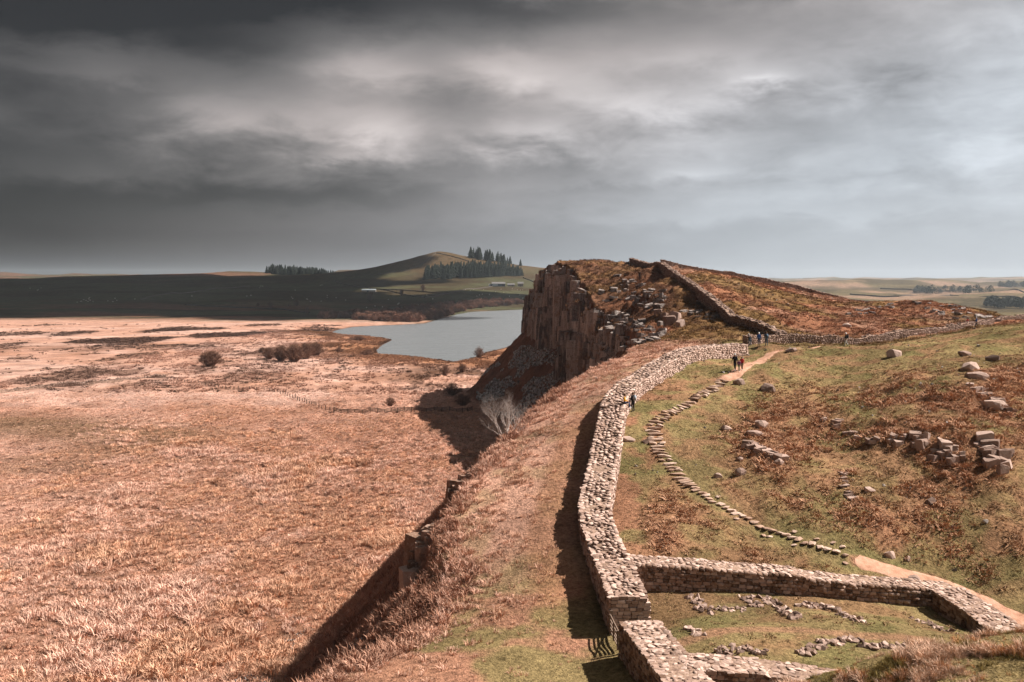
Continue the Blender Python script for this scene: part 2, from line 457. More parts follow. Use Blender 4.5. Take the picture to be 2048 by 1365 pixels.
# ------------------------------------------------------------------ ground sheet
def axis(segments):
    out = [segments[0][0]]
    for a, b, step in segments:
        n = max(1, int(round((b - a) / step)))
        out += list(np.linspace(a, b, n + 1)[1:])
    return np.array(out)
def stretch(start, end, step0, grow):
    v = [start]; s = step0
    sg = 1 if end > start else -1
    while abs(v[-1] - start) < abs(end - start):
        v.append(v[-1] + sg * s); s *= grow
    v[-1] = end
    return np.array(v)
R_FAR = 11500.0
xs = np.concatenate([stretch(-30, -R_FAR, 0.5, 1.033)[::-1][:-1], axis([(-30, 50, 0.36)]), stretch(50, R_FAR, 0.5, 1.04)[1:]])
ys = np.concatenate([axis([(-60, 36, 3.0), (36, 150, 0.36), (150, 345, 0.62)]), stretch(345, R_FAR, 0.8, 1.017)[1:]])
GX, GY = np.meshgrid(xs, ys)
GZ = height(GX, GY)
print("ground", GX.shape, GX.size)

def dpoly(x, y, pts):
    d2 = np.full(x.shape, 1e18)
    for (ax, ay), (bx, by) in zip(pts[:-1], pts[1:]):
        ex, ey = bx - ax, by - ay
        t = np.clip(((x - ax) * ex + (y - ay) * ey) / (ex * ex + ey * ey + 1e-9), 0, 1)
        d2 = np.minimum(d2, (x - ax - t * ex) ** 2 + (y - ay - t * ey) ** 2)
    return np.sqrt(d2)
def blend(c, col, m):
    m = np.clip(m, 0, 1)[..., None]
    return c * (1 - m) + np.array(col) * m
STRAW = (0.70, 0.40, 0.295); PALE = (0.80, 0.51, 0.41); ORANGE = (0.42, 0.185, 0.095); BROWN = (0.22, 0.105, 0.062); TURF = (0.36, 0.265, 0.125); DULL = (0.26, 0.155, 0.085)
DIRT = (0.50, 0.26, 0.165); PEAT = (0.055, 0.030, 0.024); PASTURE = (0.11, 0.105, 0.055); HEATH = (0.16, 0.085, 0.055); MOSS = (0.22, 0.20, 0.08)
def tri(u, v, z=2.6):
    d = (CAMZ - z) * FPX / (v - HOR)
    return P(u, v, d)[:2]
WORN = [P(*q)[:2] for q in [(1560, 703, 122), (1500, 728, 112), (1470, 748, 107), (1440, 765, 106)]]
WORN2 = [P(*q)[:2] for q in [(1560, 703, 121), (1650, 703, 122), (1720, 697, 130), (1790, 690, 134)]]
WORN3 = [P(*q)[:2] for q in [(1710, 1118, 68.3), (1760, 1135, 67.9), (1870, 1165, 67), (1960, 1200, 65), (2048, 1245, 62), (2100, 1275, 60)]]
MILE_WORN = [P(*q)[:2] for q in [(1330, 1290, 53.0), (1450, 1265, 55), (1600, 1270, 55), (1720, 1282, 54), (1850, 1300, 53.5)]]
def tussock_zone(x, y):
    return sstep(-75, -40, x + (y - 100) * 0.33 + 14 * (fbm(x / 20, y / 20, 67, 3) - 0.5)) * sstep(330, 200, y)
PATHLINE = [P(*q)[:2] for q in [(1440, 765, 106), (1310, 870, 89.5), (1400, 985, 78.5), (1560, 1070, 71.5), (1700, 1115, 68.5), (1870, 1165, 67), (2048, 1245, 62)]]
def bracken_mask(x, y):
    ng = fbm(x / 3.5, y / 3.5, 75, 4)
    pathd = dpoly(x, y, PATHLINE)
    wx = np.interp(y, [p[1] for p in WALL_TOP], [p[0] for p in WALL_TOP])
    right_of_path = sstep(2.0, 7.0, pathd) * sstep(9.0, 14.0, x - 0.12 * (y - 80))
    between = sstep(3.2, 4.2, x - wx) * sstep(1.0, 2.0, pathd) * sstep(82, 78, y) * .7
    band = sstep(110, 94, y + 8 * (ng - .5)) * sstep(64, 71, y + 5 * (ng - .5))
    return np.clip(right_of_path + between, 0, 1) * band * (0.30 + 0.70 * sstep(0.38, 0.52, fbm(x / 7, y / 6, 76, 4) * 0.65 + ng * 0.35))
def ground_colour(x, y, z):
    n1 = fbm(x / 9, y / 9, 61, 4); n2 = fbm(x / 2.2, y / 2.2, 71, 3); n3 = fbm(x / 35, y / 35, 81, 4); nf = fbm(x / 160, y / 90, 91, 4)
    c = np.zeros(x.shape + (3,)) + np.array(STRAW)
    # ---- valley floor
    c = blend(c, PALE, sstep(0.47, 0.62, n3) * 0.8)
    c = blend(c, ORANGE, sstep(0.52, 0.68, fbm(x / 14, y / 30, 62, 4)) * 0.35)
    tz = tussock_zone(x, y)
    c = blend(c, (0.38, 0.175, 0.10), tz * 0.7)
    c = blend(c, (0.52, 0.27, 0.18), (1 - tz) * sstep(330, 250, y) * 0.45)
    # bare, duller sward on the left
    dull = sstep(25, 0, dpoly(x, y, [tri(-300, 880), tri(20, 850), tri(150, 860), tri(300, 880)]) - 14 * (n1 - 0.3)) 
    c = blend(c, DULL, dull * 0.75)
    dull2 = sstep(16, 0, dpoly(x, y, [tri(-100, 940), tri(100, 940), tri(230, 900)]) - 8 * (n1 - 0.4))
    c = blend(c, (0.30, 0.165, 0.10), dull2 * 0.6)
    # heather patches and the wet margin by the lough
    hea = sstep(0.52, 0.60, fbm(x / 26, y / 70, 63, 4)) * sstep(-30, -60, x) * sstep(520, 620, y) * sstep(850, 760, y) * sstep(-420, -300, x)
    c = blend(c, PEAT, hea * 0.92)
    hea2 = sstep(0.54, 0.62, fbm(x / 12, y / 34, 64, 4)) * sstep(330, 380, y) * sstep(640, 520, y) * sstep(-60, -150, x)
    c = blend(c, (0.17, 0.085, 0.055), hea2 * 0.7)
    sd = np.full(x.shape, 1e3); mk = np.hypot(x, y) < 1700
    sd[mk] = sd_poly(x[mk], y[mk], LAKE)
    reed = sstep(75, 8, sd + 40 * (n3 - 0.5)) * (y < 760) * (x > -170)
    c = blend(c, (0.42, 0.195, 0.10), reed * 0.9)
    c = blend(c, (0.11, 0.055, 0.036), sstep(4.0, 1.0, sd + 2.5 * (n2 - 0.5)) * 0.85)
    wet = sstep(0.50, 0.60, fbm(x / 9, y / 30, 66, 4)) * sstep(320, 370, y) * sstep(480, 420, y) * sstep(-60, -30, x)
    c = blend(c, (0.12, 0.06, 0.035), wet * 0.8)
    # ---- pastures and moor beyond the lough
    fm = sstep(850, 1000, y + 0.12 * x + 90 * (n3 - 0.5))
    fm = np.where(x > 150, sstep(300, 500, y), fm)
    pas = np.zeros(x.shape + (3,)) + np.array(PASTURE)
    pas = blend(pas, (0.085, 0.062, 0.034), sstep(0.46, 0.62, nf))
    hill = sstep(40, 75, z + 25 * (nf - 0.5)) * (x < 400)
    pas = blend(pas, (0.15, 0.095, 0.052), hill * 0.85)
    pas = blend(pas, (0.24, 0.125, 0.085), sstep(0.56, 0.66, fbm(x / 240, y / 200, 95, 4)) * sstep(2000, 2400, y) * 0.8)
    pas = blend(pas, (0.26, 0.13, 0.085), sstep(0.55, 0.63, fbm(x / 150, y / 60, 96, 3)) * sstep(1500, 1150, y) * 0.75)
    far_r = sstep(200, 500, x)
    pas = blend(pas, (0.20, 0.155, 0.085), far_r)
    pas = blend(pas, (0.40, 0.26, 0.18), far_r * sstep(0.46, 0.58, fbm(x / 260, y / 200, 97, 4)))
    pas = blend(pas, (0.11, 0.085, 0.05), far_r * sstep(0.54, 0.62, fbm(x / 130, y / 120, 98, 4)) * .8)
    fm3 = fm[..., None]
    c = c * (1 - fm3) + pas * fm3
    # ---- ridge
    xe = edge_x(y)
    on = (y > -60) & (y < 430) & (x < 330)
    rz = np.zeros(x.shape); rz[on] = ridge(x[on], y[on]); rz[~on] = -99
    vv = valley(x, y)
    m = sstep(-0.6, 0.8, rz - vv) * on
    rc = np.zeros(x.shape + (3,)) + np.array(TURF)
    wx = np.interp(y, [p[1] for p in WALL_TOP], [p[0] for p in WALL_TOP])
    left = sstep(0.5, -2.0, x - wx)
    ng = fbm(x / 3.5, y / 3.5, 75, 4)
    # straw bank between wall and crag edge, greener next to the platform
    rc = blend(rc, (0.76, 0.43, 0.31), left * sstep(60, 76, y + 10 * (n1 - .5)) * (0.55 + 0.45 * sstep(0.38, 0.56, ng)))
    rc = blend(rc, (0.55, 0.28, 0.18), left * sstep(76, 60, y) * sstep(0.42, 0.62, ng + 0.025 * (wx - x - 9)))
    strip = sstep(2.2, 1.0, np.abs(x - wx + 3.4)) * sstep(58, 64, y) * sstep(104, 92, y)
    rc = blend(rc, (0.52, 0.255, 0.14), strip * 0.6)
    rightm = 1 - left
    inner = (x > wx) & (x < 29) & (y > 48) & (y < 64)
    # bracken hillside right of the path
    br = bracken_mask(x, y)
    rc = blend(rc, (0.44, 0.22, 0.125), br * rightm * 0.85)
    rc = blend(rc, (0.46, 0.235, 0.14), rightm * sstep(0.48, 0.62, n2) * 0.6 * sstep(64, 68, y))
    rc = blend(rc, MOSS, rightm * sstep(0.56, 0.68, fbm(x / 4, y / 4, 77, 3)) * 0.6)
    rc = blend(rc, (0.46, 0.235, 0.14), rightm * sstep(2.6, 1.2, np.abs(x - wx - 2.6)) * sstep(64, 70, y) * sstep(112, 96, y) * sstep(.40, .56, n2))
    rc = blend(rc, (0.34, 0.17, 0.10), inner * sstep(0.48, 0.62, n2 * 0.5 + n1 * 0.5) * 0.6)
    # saddle and crag slopes: orange moor grass
    hi = sstep(132, 146, y)
    moor = np.zeros(x.shape + (3,)) + np.array((0.44, 0.20, 0.115))
    moor = blend(moor, (0.55, 0.30, 0.20), sstep(0.45, 0.62, n1))
    moor = blend(moor, (0.27, 0.17, 0.065), sstep(0.50, 0.62, fbm(x / 18, y / 24, 78, 4)) * 0.8)
    moor = blend(moor, (0.20, 0.10, 0.06), sstep(0.55, 0.66, n2) * 0.6)
    moor = blend(moor, (0.25, 0.125, 0.075), sstep(40, 33, x) * sstep(150, 175, y) * (0.45 + 0.55 * sstep(.40, .55, n1)))
    rc = rc * (1 - hi[..., None]) + moor * hi[..., None]
    # steep northern flank: rank brown grass
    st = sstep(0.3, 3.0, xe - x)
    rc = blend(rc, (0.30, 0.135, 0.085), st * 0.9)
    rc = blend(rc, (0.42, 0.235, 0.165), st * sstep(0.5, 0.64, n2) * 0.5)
    # worn earth
    for pts, wd, amt in ((WORN, 0.9, 1), (WORN2, 0.7, 0.8), (WORN3, 0.75, 1), (MILE_WORN, 0.8, 0.7)):
        rc = blend(rc, DIRT, sstep(wd, wd * 0.45, dpoly(x, y, pts) - 0.5 * (n2 - 0.5)) * amt)
    c = c * (1 - m[..., None]) + rc * m[..., None]
    return np.clip(c * 0.62, 0.01, 0.9)
GC = ground_colour(GX, GY, GZ)

gm, k = material("ground_grass")
att = k.n('ShaderNodeAttribute', attribute_name="tint")
geo = k.n('ShaderNodeNewGeometry')
pos = geo.outputs['Position']
cd = k.n('ShaderNodeCameraData')
fa = k.noise(pos, 3.2, 5.0, 0.65)
fb = k.noise(pos, 0.55, 4.0, 0.6)
fc = k.noise(pos, 11.0, 3.0, 0.6)
fd = k.noise(pos, 0.09, 5.0, 0.65)
val = k.math('ADD', k.math('MULTIPLY', fa, 0.8), k.math('ADD', k.math('MULTIPLY', fb, 0.3), k.math('MULTIPLY', fc, 0.5)))
gain = k.math('MULTIPLY', k.maprange(val, 0.60, 1.04, 0.40, 1.55), k.maprange(fd, 0.3, 0.7, 0.62, 1.35))
col = k.mix(1.0, att.outputs['Color'], gain, 'MULTIPLY')
hgt = k.math('ADD', k.math('MULTIPLY', fa, 0.5), k.math('ADD', k.math('MULTIPLY', fc, 0.18), k.math('MULTIPLY', fb, 0.25)))
finish(k, col, 1.0, bump(k, hgt, 0.9, 0.6), 0.0)

ny, nx = GX.shape
idx = np.arange(nx * ny).reshape(ny, nx)
F = np.stack([idx[:-1, :-1], idx[:-1, 1:], idx[1:, 1:], idx[1:, :-1]], -1).reshape(-1, 4)
gme = np_mesh("ground", np.stack([GX, GY, GZ], -1).reshape(-1, 3), F, gm, True)
point_attr(gme, "tint", GC.reshape(-1, 3), 'FLOAT_COLOR')
ground = link(bpy.data.objects.new("ground", gme))
tag(ground, "rough straw and turf covered valley, ridge and hills", None, None, "structure")

# ------------------------------------------------------------------ lough
wm, k = material("lough_water")
geo = k.n('ShaderNodeNewGeometry')
mp = k.n('ShaderNodeMapping'); k.l(geo.outputs['Position'], mp.inputs[0])
mp.inputs['Scale'].default_value = (0.35, 1.0, 1.0)
r1 = k.noise(mp.outputs[0], 0.35, 4.0, 0.65)
r2 = k.noise(mp.outputs[0], 0.02, 3.0, 0.5)
r3 = k.noise(mp.outputs[0], 0.07, 4.0, 0.7)
amp = k.math('ADD', k.math('MULTIPLY', r1, k.maprange(r2, 0.35, 0.65, 0.4, 1.0)), k.math('MULTIPLY', r3, 2.4))
finish(k, (0.17, 0.185, 0.195), 0.22, bump(k, amp, 0.9, 1.0), 0.8, IOR=1.45)
lp = [(float(a), float(b)) for a, b in LAKE]
cx = sum(p[0] for p in lp) / len(lp); cyy = sum(p[1] for p in lp) / len(lp)
bm = bmesh.new()
vs_ = [bm.verts.new((cx + (x - cx) * 1.05, cyy + (y - cyy) * 1.03, 0.0)) for x, y in lp]
bm.faces.new(vs_)
bmesh.ops.triangulate(bm, faces=bm.faces[:])
lme = bpy.data.meshes.new("lake"); bm.to_mesh(lme); bm.free()
lme.materials.append(wm)
for p in lme.polygons:
    if p.normal.z < 0: p.flip()
lake = link(bpy.data.objects.new("lake", lme))
tag(lake, "pale grey wind rippled lake below the crag", None, None, "structure")

# ------------------------------------------------------------------ quick look-ups on the finished sheet
_on = (GY > -60) & (GY < 430) & (GX < 330) & (GX > -120)
RV = np.full(GX.shape, -50.0)
RV[_on] = ridge(GX[_on], GY[_on]) - valley(GX[_on], GY[_on])
def _grid(A_, x, y):
    x = np.asarray(x, float); y = np.asarray(y, float)
    i = np.clip(np.searchsorted(xs, x) - 1, 0, nx - 2); j = np.clip(np.searchsorted(ys, y) - 1, 0, ny - 2)
    fx = np.clip((x - xs[i]) / (xs[i + 1] - xs[i]), 0, 1); fy = np.clip((y - ys[j]) / (ys[j + 1] - ys[j]), 0, 1)
    if A_.ndim == 3:
        fx = fx[..., None]; fy = fy[..., None]
    return (A_[j, i] * (1 - fx) + A_[j, i + 1] * fx) * (1 - fy) + (A_[j + 1, i] * (1 - fx) + A_[j + 1, i + 1] * fx) * fy
def height(x, y): return _grid(GZ, x, y)
def hz(x, y): return float(_grid(GZ, x, y))
def tint_at(x, y): return _grid(GC, x, y)
def above_valley(x, y): return _grid(RV, x, y)
# ------------------------------------------------------------------ placing things where the survey sees them
_D = np.concatenate([np.arange(20, 150, 0.15), np.arange(150, 400, 0.4), np.geomspace(400, 9000, 900)])
def hit(u, v, dmin=20.0):
    """first ground point along the sight line through photo pixel (u, v)"""
    d = _D[_D >= dmin]
    x = (u - 1024) / FPX * d; z = CAMZ - (v - HOR) / FPX * d
    g = height(x, d)
    below = np.nonzero(z <= g)[0]
    i = below[0] if len(below) else len(d) - 1
    if i > 0:
        a, b = z[i - 1] - g[i - 1], z[i] - g[i]
        t = a / (a - b + 1e-9)
        dd = d[i - 1] + (d[i] - d[i - 1]) * t
    else:
        dd = d[i]
    return Vector(((u - 1024) / FPX * dd, dd, hz((u - 1024) / FPX * dd, dd)))
CAM = Vector((0, 0, CAMZ))

# ------------------------------------------------------------------ materials: stone
def stone_material(name, base, dark, light, lichen=0.35, bscale=9.0, bstr=0.6):
    m, k = material(name)
    oi = k.n('ShaderNodeObjectInfo')
    at = k.n('ShaderNodeAttribute', attribute_name="rnd")
    r = k.math('FRACT', k.math('ADD', oi.outputs['Random'], at.outputs['Fac']))
    tcn = k.n('ShaderNodeNewGeometry')
    p = tcn.outputs['Position']
    na = k.noise(p, 3.0, 5.0, 0.65)
    nb = k.noise(p, bscale, 4.0, 0.6)
    nc = k.noise(p, 1.1, 3.0, 0.5)
    c = k.ramp(k.math('ADD', k.math('MULTIPLY', r, 0.62), k.math('MULTIPLY', na, 0.38)),
               [(0.12, dark), (0.42, base), (0.70, light), (0.9, [x * 1.15 for x in light])])
    c = k.mix(k.maprange(nb, 0.56, 0.70, 0, lichen), c, (0.46, 0.40, 0.36))          # pale lichen
    c = k.mix(k.maprange(nc, 0.58, 0.72, 0, 0.6), c, (0.10, 0.062, 0.042))            # weather stains
    finish(k, c, 0.93, bump(k, k.math('ADD', nb, na), bstr, 0.05), 0.15)
    return m
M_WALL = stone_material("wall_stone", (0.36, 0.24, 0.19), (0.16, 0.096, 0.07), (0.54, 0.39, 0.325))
M_FACE = stone_material("weathered_shaded_face_stone", (0.215, 0.125, 0.085), (0.07, 0.04, 0.028), (0.36, 0.245, 0.195), 0.6, 6.0)  # weathered tone, with the shade on the wall faces also put into the colour
M_DRY = stone_material("dry_stone", (0.20, 0.125, 0.095), (0.085, 0.053, 0.04), (0.36, 0.25, 0.205), 0.25)
M_FLAG = stone_material("path_flag", (0.40, 0.26, 0.19), (0.28, 0.175, 0.125), (0.50, 0.36, 0.285), 0.2)
M_ROCK = stone_material("dolerite_rock", (0.27, 0.18, 0.145), (0.12, 0.076, 0.058), (0.42, 0.30, 0.25), 0.22, 4.0, 0.9)
mcr, k = material("crag_rock")
g_ = k.n('ShaderNodeNewGeometry'); oi = k.n('ShaderNodeObjectInfo')
mpc = k.n('ShaderNodeMapping'); k.l(g_.outputs['Position'], mpc.inputs[0]); mpc.inputs['Scale'].default_value = (1.0, 1.0, 0.16)
vj = k.noise(mpc.outputs[0], 0.9, 6.0, 0.7)
mpd = k.n('ShaderNodeMapping'); k.l(g_.outputs['Position'], mpd.inputs[0]); mpd.inputs['Scale'].default_value = (0.3, 0.3, 1.6)
hj = k.noise(mpd.outputs[0], 0.8, 4.0, 0.6)
nf = k.noise(g_.outputs['Position'], 0.45, 5.0, 0.65); nk = k.noise(g_.outputs['Position'], 3.0, 4.0, 0.6)
cr = k.ramp(k.math('ADD', k.math('MULTIPLY', vj, 0.75), k.math('MULTIPLY', oi.outputs['Random'], 0.25)), [(0.34, (0.06, 0.047, 0.042)), (0.44, (0.26, 0.21, 0.19)), (0.60, (0.40, 0.335, 0.305)), (0.78, (0.55, 0.48, 0.44))])
crk = k.math('ABSOLUTE', k.math('SUBTRACT', vj, 0.5)); crk2 = k.math('ABSOLUTE', k.math('SUBTRACT', hj, 0.5))
cr = k.mix(k.maprange(crk, 0.0, 0.016, 0.9, 0.0), cr, (0.02, 0.014, 0.011))                     # vertical joints
cr = k.mix(k.maprange(crk2, 0.0, 0.012, 0.75, 0.0), cr, (0.025, 0.017, 0.013))                  # cross joints
cr = k.mix(k.maprange(nf, 0.55, 0.66, 0, 0.6), cr, (0.20, 0.105, 0.06))                        # heather and grass in the cracks
cr = k.mix(k.maprange(nk, 0.60, 0.72, 0, 0.4), cr, (0.45, 0.39, 0.35))                          # lichen
hh_ = k.math('ADD', k.math('MULTIPLY', k.math('MINIMUM', crk, 0.05), 8.0), k.math('ADD', k.math('MULTIPLY', k.math('MINIMUM', crk2, 0.04), 6.0), nk))
finish(k, cr, 0.95, bump(k, hh_, 0.9, 0.25), 0.1)
M_CRAG = mcr
M_SCREE = stone_material("scree_stone", (0.25, 0.215, 0.20), (0.09, 0.072, 0.065), (0.50, 0.45, 0.43), 0.3)
mm, k = material("wall_core")
g_ = k.n('ShaderNodeNewGeometry')
na = k.noise(g_.outputs['Position'], 5.0, 5.0, 0.65)
finish(k, k.ramp(na, [(0.3, (0.15, 0.095, 0.068)), (0.5, (0.30, 0.20, 0.15)), (0.72, (0.44, 0.315, 0.25))]), 1.0, bump(k, na, 0.8, 0.1), 0.0)
M_CORE = mm

# ------------------------------------------------------------------ stone shapes
def hull_mesh(name, pts, mat):
    bm = bmesh.new()
    for p in pts:
        bm.verts.new(p)
    r = bmesh.ops.convex_hull(bm, input=bm.verts[:])
    bmesh.ops.delete(bm, geom=[v for v in bm.verts if not v.link_faces], context='VERTS')
    bmesh.ops.triangulate(bm, faces=bm.faces[:])
    bmesh.ops.recalc_face_normals(bm, faces=bm.faces[:])
    me = bpy.data.meshes.new(name)
    bm.to_mesh(me); bm.free()
    if mat: me.materials.append(mat)
    return me
def block_pts(seed, ch=0.09, jit=0.07):
    r = np.random.default_rng(seed)
    pts = []
    for sx in (-.5, .5):
        for sy in (-.5, .5):
            for sz in (-.5, .5):
                c = np.array([sx, sy, sz]) + r.uniform(-jit, jit, 3)
                c = np.clip(c, -.54, .54)
                for a in range(3):
                    q = c.copy(); q[a] -= np.sign(c[a]) * ch * r.uniform(0.6, 1.6)
                    pts.append(q)
    return pts
def rubble_pts(seed, n=15, p=3.2):
    r = np.random.default_rng(seed)
    pts = []
    for i in range(n):
        v = r.normal(size=3)
        v /= (np.abs(v) ** p).sum() ** (1 / p)
        pts.append(v * 0.5 * r.uniform(0.86, 1.06))
    return pts
def variants(name, gen, n, mat, seed):
    return [hull_mesh(name, gen(seed + i), mat) for i in range(n)]
def mesh_np(me):
    V = np.empty(len(me.vertices) * 3, np.float32); me.vertices.foreach_get("co", V)
    F = np.empty(len(me.polygons) * 3, np.int32); me.polygons.foreach_get("vertices", F)
    return V.reshape(-1, 3), F.reshape(-1, 3)
class Stones:
    """a heap of placed stones: the largest in view become objects of their own, the rest one joined part"""
    def __init__(self, var):
        self.var = var; self.np = [mesh_np(m) for m in var]
        self.items = []
    def add(self, pos, scale, rot=(0, 0, 0), weight=1.0):
        self.items.append((random.randrange(len(self.var)), Vector(pos), Vector(scale), Euler(rot), weight))
    def emit(self, parent, name, mat, singles=300, rest_name=None):
        base = parent.matrix_world.translation.copy() if parent is not None else Vector((0, 0, 0))
        if parent is not None:
            base = Vector(parent.location)
        def score(it):
            d = (it[1] - CAM).length
            s = sorted(it[2])
            return it[4] * math.sqrt(s[1] * s[2]) / d
        order = sorted(self.items, key=score, reverse=True)
        for vi, p, s, e, wgt in order[:singles]:
            o = bpy.data.objects.new(name, self.var[vi])
            o.location = p - base; o.rotation_euler = e; o.scale = s
            link(o, parent)
        rest = order[singles:]
        if rest:
            VV, FF, RR = [], [], []; off = 0
            for vi, p, s, e, wgt in rest:
                V, F = self.np[vi]
                M = np.array(e.to_matrix()) * np.array(s)[None, :]
                VV.append(V @ M.T + np.array(p - base)); FF.append(F + off); RR.append(np.full(len(V), random.random())); off += len(V)
            me = np_mesh(rest_name or name, np.concatenate(VV), np.concatenate(FF), mat)
            point_attr(me, "rnd", np.concatenate(RR))
            o = link(bpy.data.objects.new(rest_name or name, me), parent)
            o["kind"] = "stuff"
V_BLOCK = variants("stone", block_pts, 10, M_WALL, 100)
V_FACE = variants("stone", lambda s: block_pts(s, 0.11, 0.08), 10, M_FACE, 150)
V_CAP = variants("cap_stone", lambda s: rubble_pts(s, 14, 3.0), 12, M_WALL, 200)
V_DRY = variants("stone", lambda s: rubble_pts(s, 12, 3.5), 10, M_DRY, 300)
V_FLAG = variants("flagstone", lambda s: rubble_pts(s, 20, 4.5), 10, M_FLAG, 400)
V_BOULDER = variants("rock", lambda s: rubble_pts(s, 34, 3.2), 10, M_ROCK, 500)
V_SLAB = variants("rock", lambda s: block_pts(s, 0.12, 0.12), 10, M_ROCK, 600)

def resample(pts, step):
    """Catmull-Rom through pts, even spacing"""
    P4 = [Vector(p) for p in pts]
    P4 = [P4[0] * 2 - P4[1]] + P4 + [P4[-1] * 2 - P4[-2]]
    dense = []
    for i in range(1, len(P4) - 2):
        a, b, c, d = P4[i - 1:i + 3]
        for t in np.linspace(0, 1, 40, endpoint=False):
            dense.append(0.5 * ((2 * b) + (c - a) * t + (2 * a - 5 * b + 4 * c - d) * t * t + (3 * b - a - 3 * c + d) * t ** 3))
    dense.append(P4[-2])
    out = [dense[0]]; acc = 0
    for p, q in zip(dense[:-1], dense[1:]):
        L = (q - p).length; acc += L
        if acc >= step:
            out.append(q); acc = 0
    if (out[-1] - dense[-1]).length > 0.2 * step: out.append(dense[-1])
    return out
class Run:
    """a wall run: centre line of its top"""
    def __init__(self, pts, half, straight=False):
        if straight:
            pts = [Vector(p) for p in pts]
            L = sum((b - a).length for a, b in zip(pts[:-1], pts[1:]))
            fine = []
            for a, b in zip(pts[:-1], pts[1:]):
                n = max(2, int((b - a).length / 0.25))
                fine += [a.lerp(b, i / n) for i in range(n)]
            self.p = fine + [pts[-1]]
        else:
            self.p = resample(pts, 0.25)
        self.half = half
        self.s = np.concatenate([[0], np.cumsum([(b - a).xy.length for a, b in zip(self.p[:-1], self.p[1:])])])
        self.len = self.s[-1]
        A = np.array(self.p)
        self.A = A
        tg = np.gradient(A[:, :2], axis=0); tg /= np.linalg.norm(tg, axis=1)[:, None]
        self.tg = tg
    def at(self, s, lat=0.0):
        x, y, z = (np.interp(s, self.s, self.A[:, i]) for i in range(3))
        tx, ty = (np.interp(s, self.s, self.tg[:, i]) for i in range(2))
        slope = (np.interp(s + 0.3, self.s, self.A[:, 2]) - np.interp(s - 0.3, self.s, self.A[:, 2])) / 0.6
        nxx, nyy = ty, -tx                                  # to the right
        return Vector((x + nxx * lat, y + nyy * lat, z)), math.atan2(ty, tx), slope
def build_wall(name, run, label, group, singles=300, course=0.21, slen=(0.26, 0.52), cap=0.34, var=V_FACE, capvar=V_CAP, mat=M_WALL, facemat=M_FACE, ends=(True, True), rough=0.05, depth_below=0.35, category="wall", captop=0.035, max_drop=4.0, capl=(1.05, 1.6), notch=0.0):
    mid = run.p[len(run.p) // 2]
    root = empty(name, (run.p[0].x, run.p[0].y, hz(run.p[0].x, run.p[0].y)))
    tag(root, label, category, group, 'thing')
    h = run.half
    def top_n(s, lat):
        return rough * 2.2 * (float(fbm(s * 0.35 + 5 * h, lat * 0.3 + 1.0, 123, 3)) - 0.5) * 2 - (notch * max(0.0, float(fbm(s * 0.8, lat * 2.1 + 3.0, 131, 2)) - 0.55) * 2.2 if abs(lat) > h * 0.6 else 0.0)
    # core
    ns = len(run.p)
    V, Fc = [], []
    samp = run.s
    L = []
    for i, s in enumerate(samp):
        row = []
        for lat, top in ((-h + .14, 0), (-h + .14, 1), (h - .14, 1), (h - .14, 0)):
            p, a, sl = run.at(s, lat)
            z = p.z - 0.035 + top_n(s, lat) if top else p.z - max_drop
            if not top:
                gz = hz(p.x, p.y); z = min(gz - depth_below, p.z - 0.5)
            row.append((p.x - root.location.x, p.y - root.location.y, z - root.location.z))
        V += row
    for i in range(ns - 1):
        a = i * 4; b = a + 4
        for j in range(3):
            Fc.append((a + j, a + j + 1, b + j + 1, b + j))
    Fc.append((3, 2, 1, 0)); e = (ns - 1) * 4; Fc.append((e, e + 1, e + 2, e + 3))
    mesh_obj("rubble_core", V, Fc, M_CORE, root)
    st = Stones(var)
    # gound level on either side, sampled once
    lv = {}
    for side in (-1, 1):
        ss = np.linspace(0, run.len, max(8, int(run.len / 0.8)))
        q = [run.at(s, side * (h + 0.1))[0] for s in ss]
        lv[side] = (ss, height(np.array([p.x for p in q]), np.array([p.y for p in q])))
    for side in (-1, 1):
        kmax = int(max_drop / course)
        for c in range(kmax):
            s = random.uniform(0, 0.3)
            ch = course * random.uniform(0.9, 1.1)
            while s < run.len - 0.05:
                L = random.uniform(*slen)
                sc = min(s + L / 2, run.len - 0.05)
                p, a, sl = run.at(sc, side * (h - 0.13 + random.uniform(-0.06, 0.04)))
                zt = p.z + top_n(sc, side * h) - c * course - ch / 2
                gz = np.interp(sc, *lv[side])
                if zt + ch / 2 > gz - 0.08:
                    dv = (CAM - p); nrm = Vector((math.sin(a) * side, -math.cos(a) * side, 0))
                    facing = max(0.1, dv.normalized().dot(nrm)) if c else 0.5
                    st.add((p.x, p.y, zt), (L * 0.93, 0.30, ch * 0.89), (random.uniform(-.03, .03), -math.atan(sl) + random.uniform(-.03, .03), a + random.uniform(-.04, .04)), facing)
                s += L
    for en, on in ((0.0, ends[0]), (run.len, ends[1])):
        if not on: continue
        for c in range(int(max_drop / course)):
            lat = -h + 0.1
            while lat < h - 0.1:
                L = random.uniform(*slen)
                lc = min(lat + L / 2, h - 0.12)
                p, a, sl = run.at(en, lc)
                zt = p.z + top_n(en, lc) - (c + 0.5) * course
                if zt > hz(p.x, p.y) - 0.15:
                    off = random.uniform(-0.02, 0.03) * (1 if en else -1)
                    st.add((p.x + math.cos(a) * off, p.y + math.sin(a) * off, zt), (0.30, L * 0.93, course * 0.89), (0, random.uniform(-.03, .03), a + random.uniform(-.04, .04)), 0.9)
                lat += L
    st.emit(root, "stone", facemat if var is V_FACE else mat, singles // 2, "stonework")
    ct = Stones(capvar)
    s = 0.05
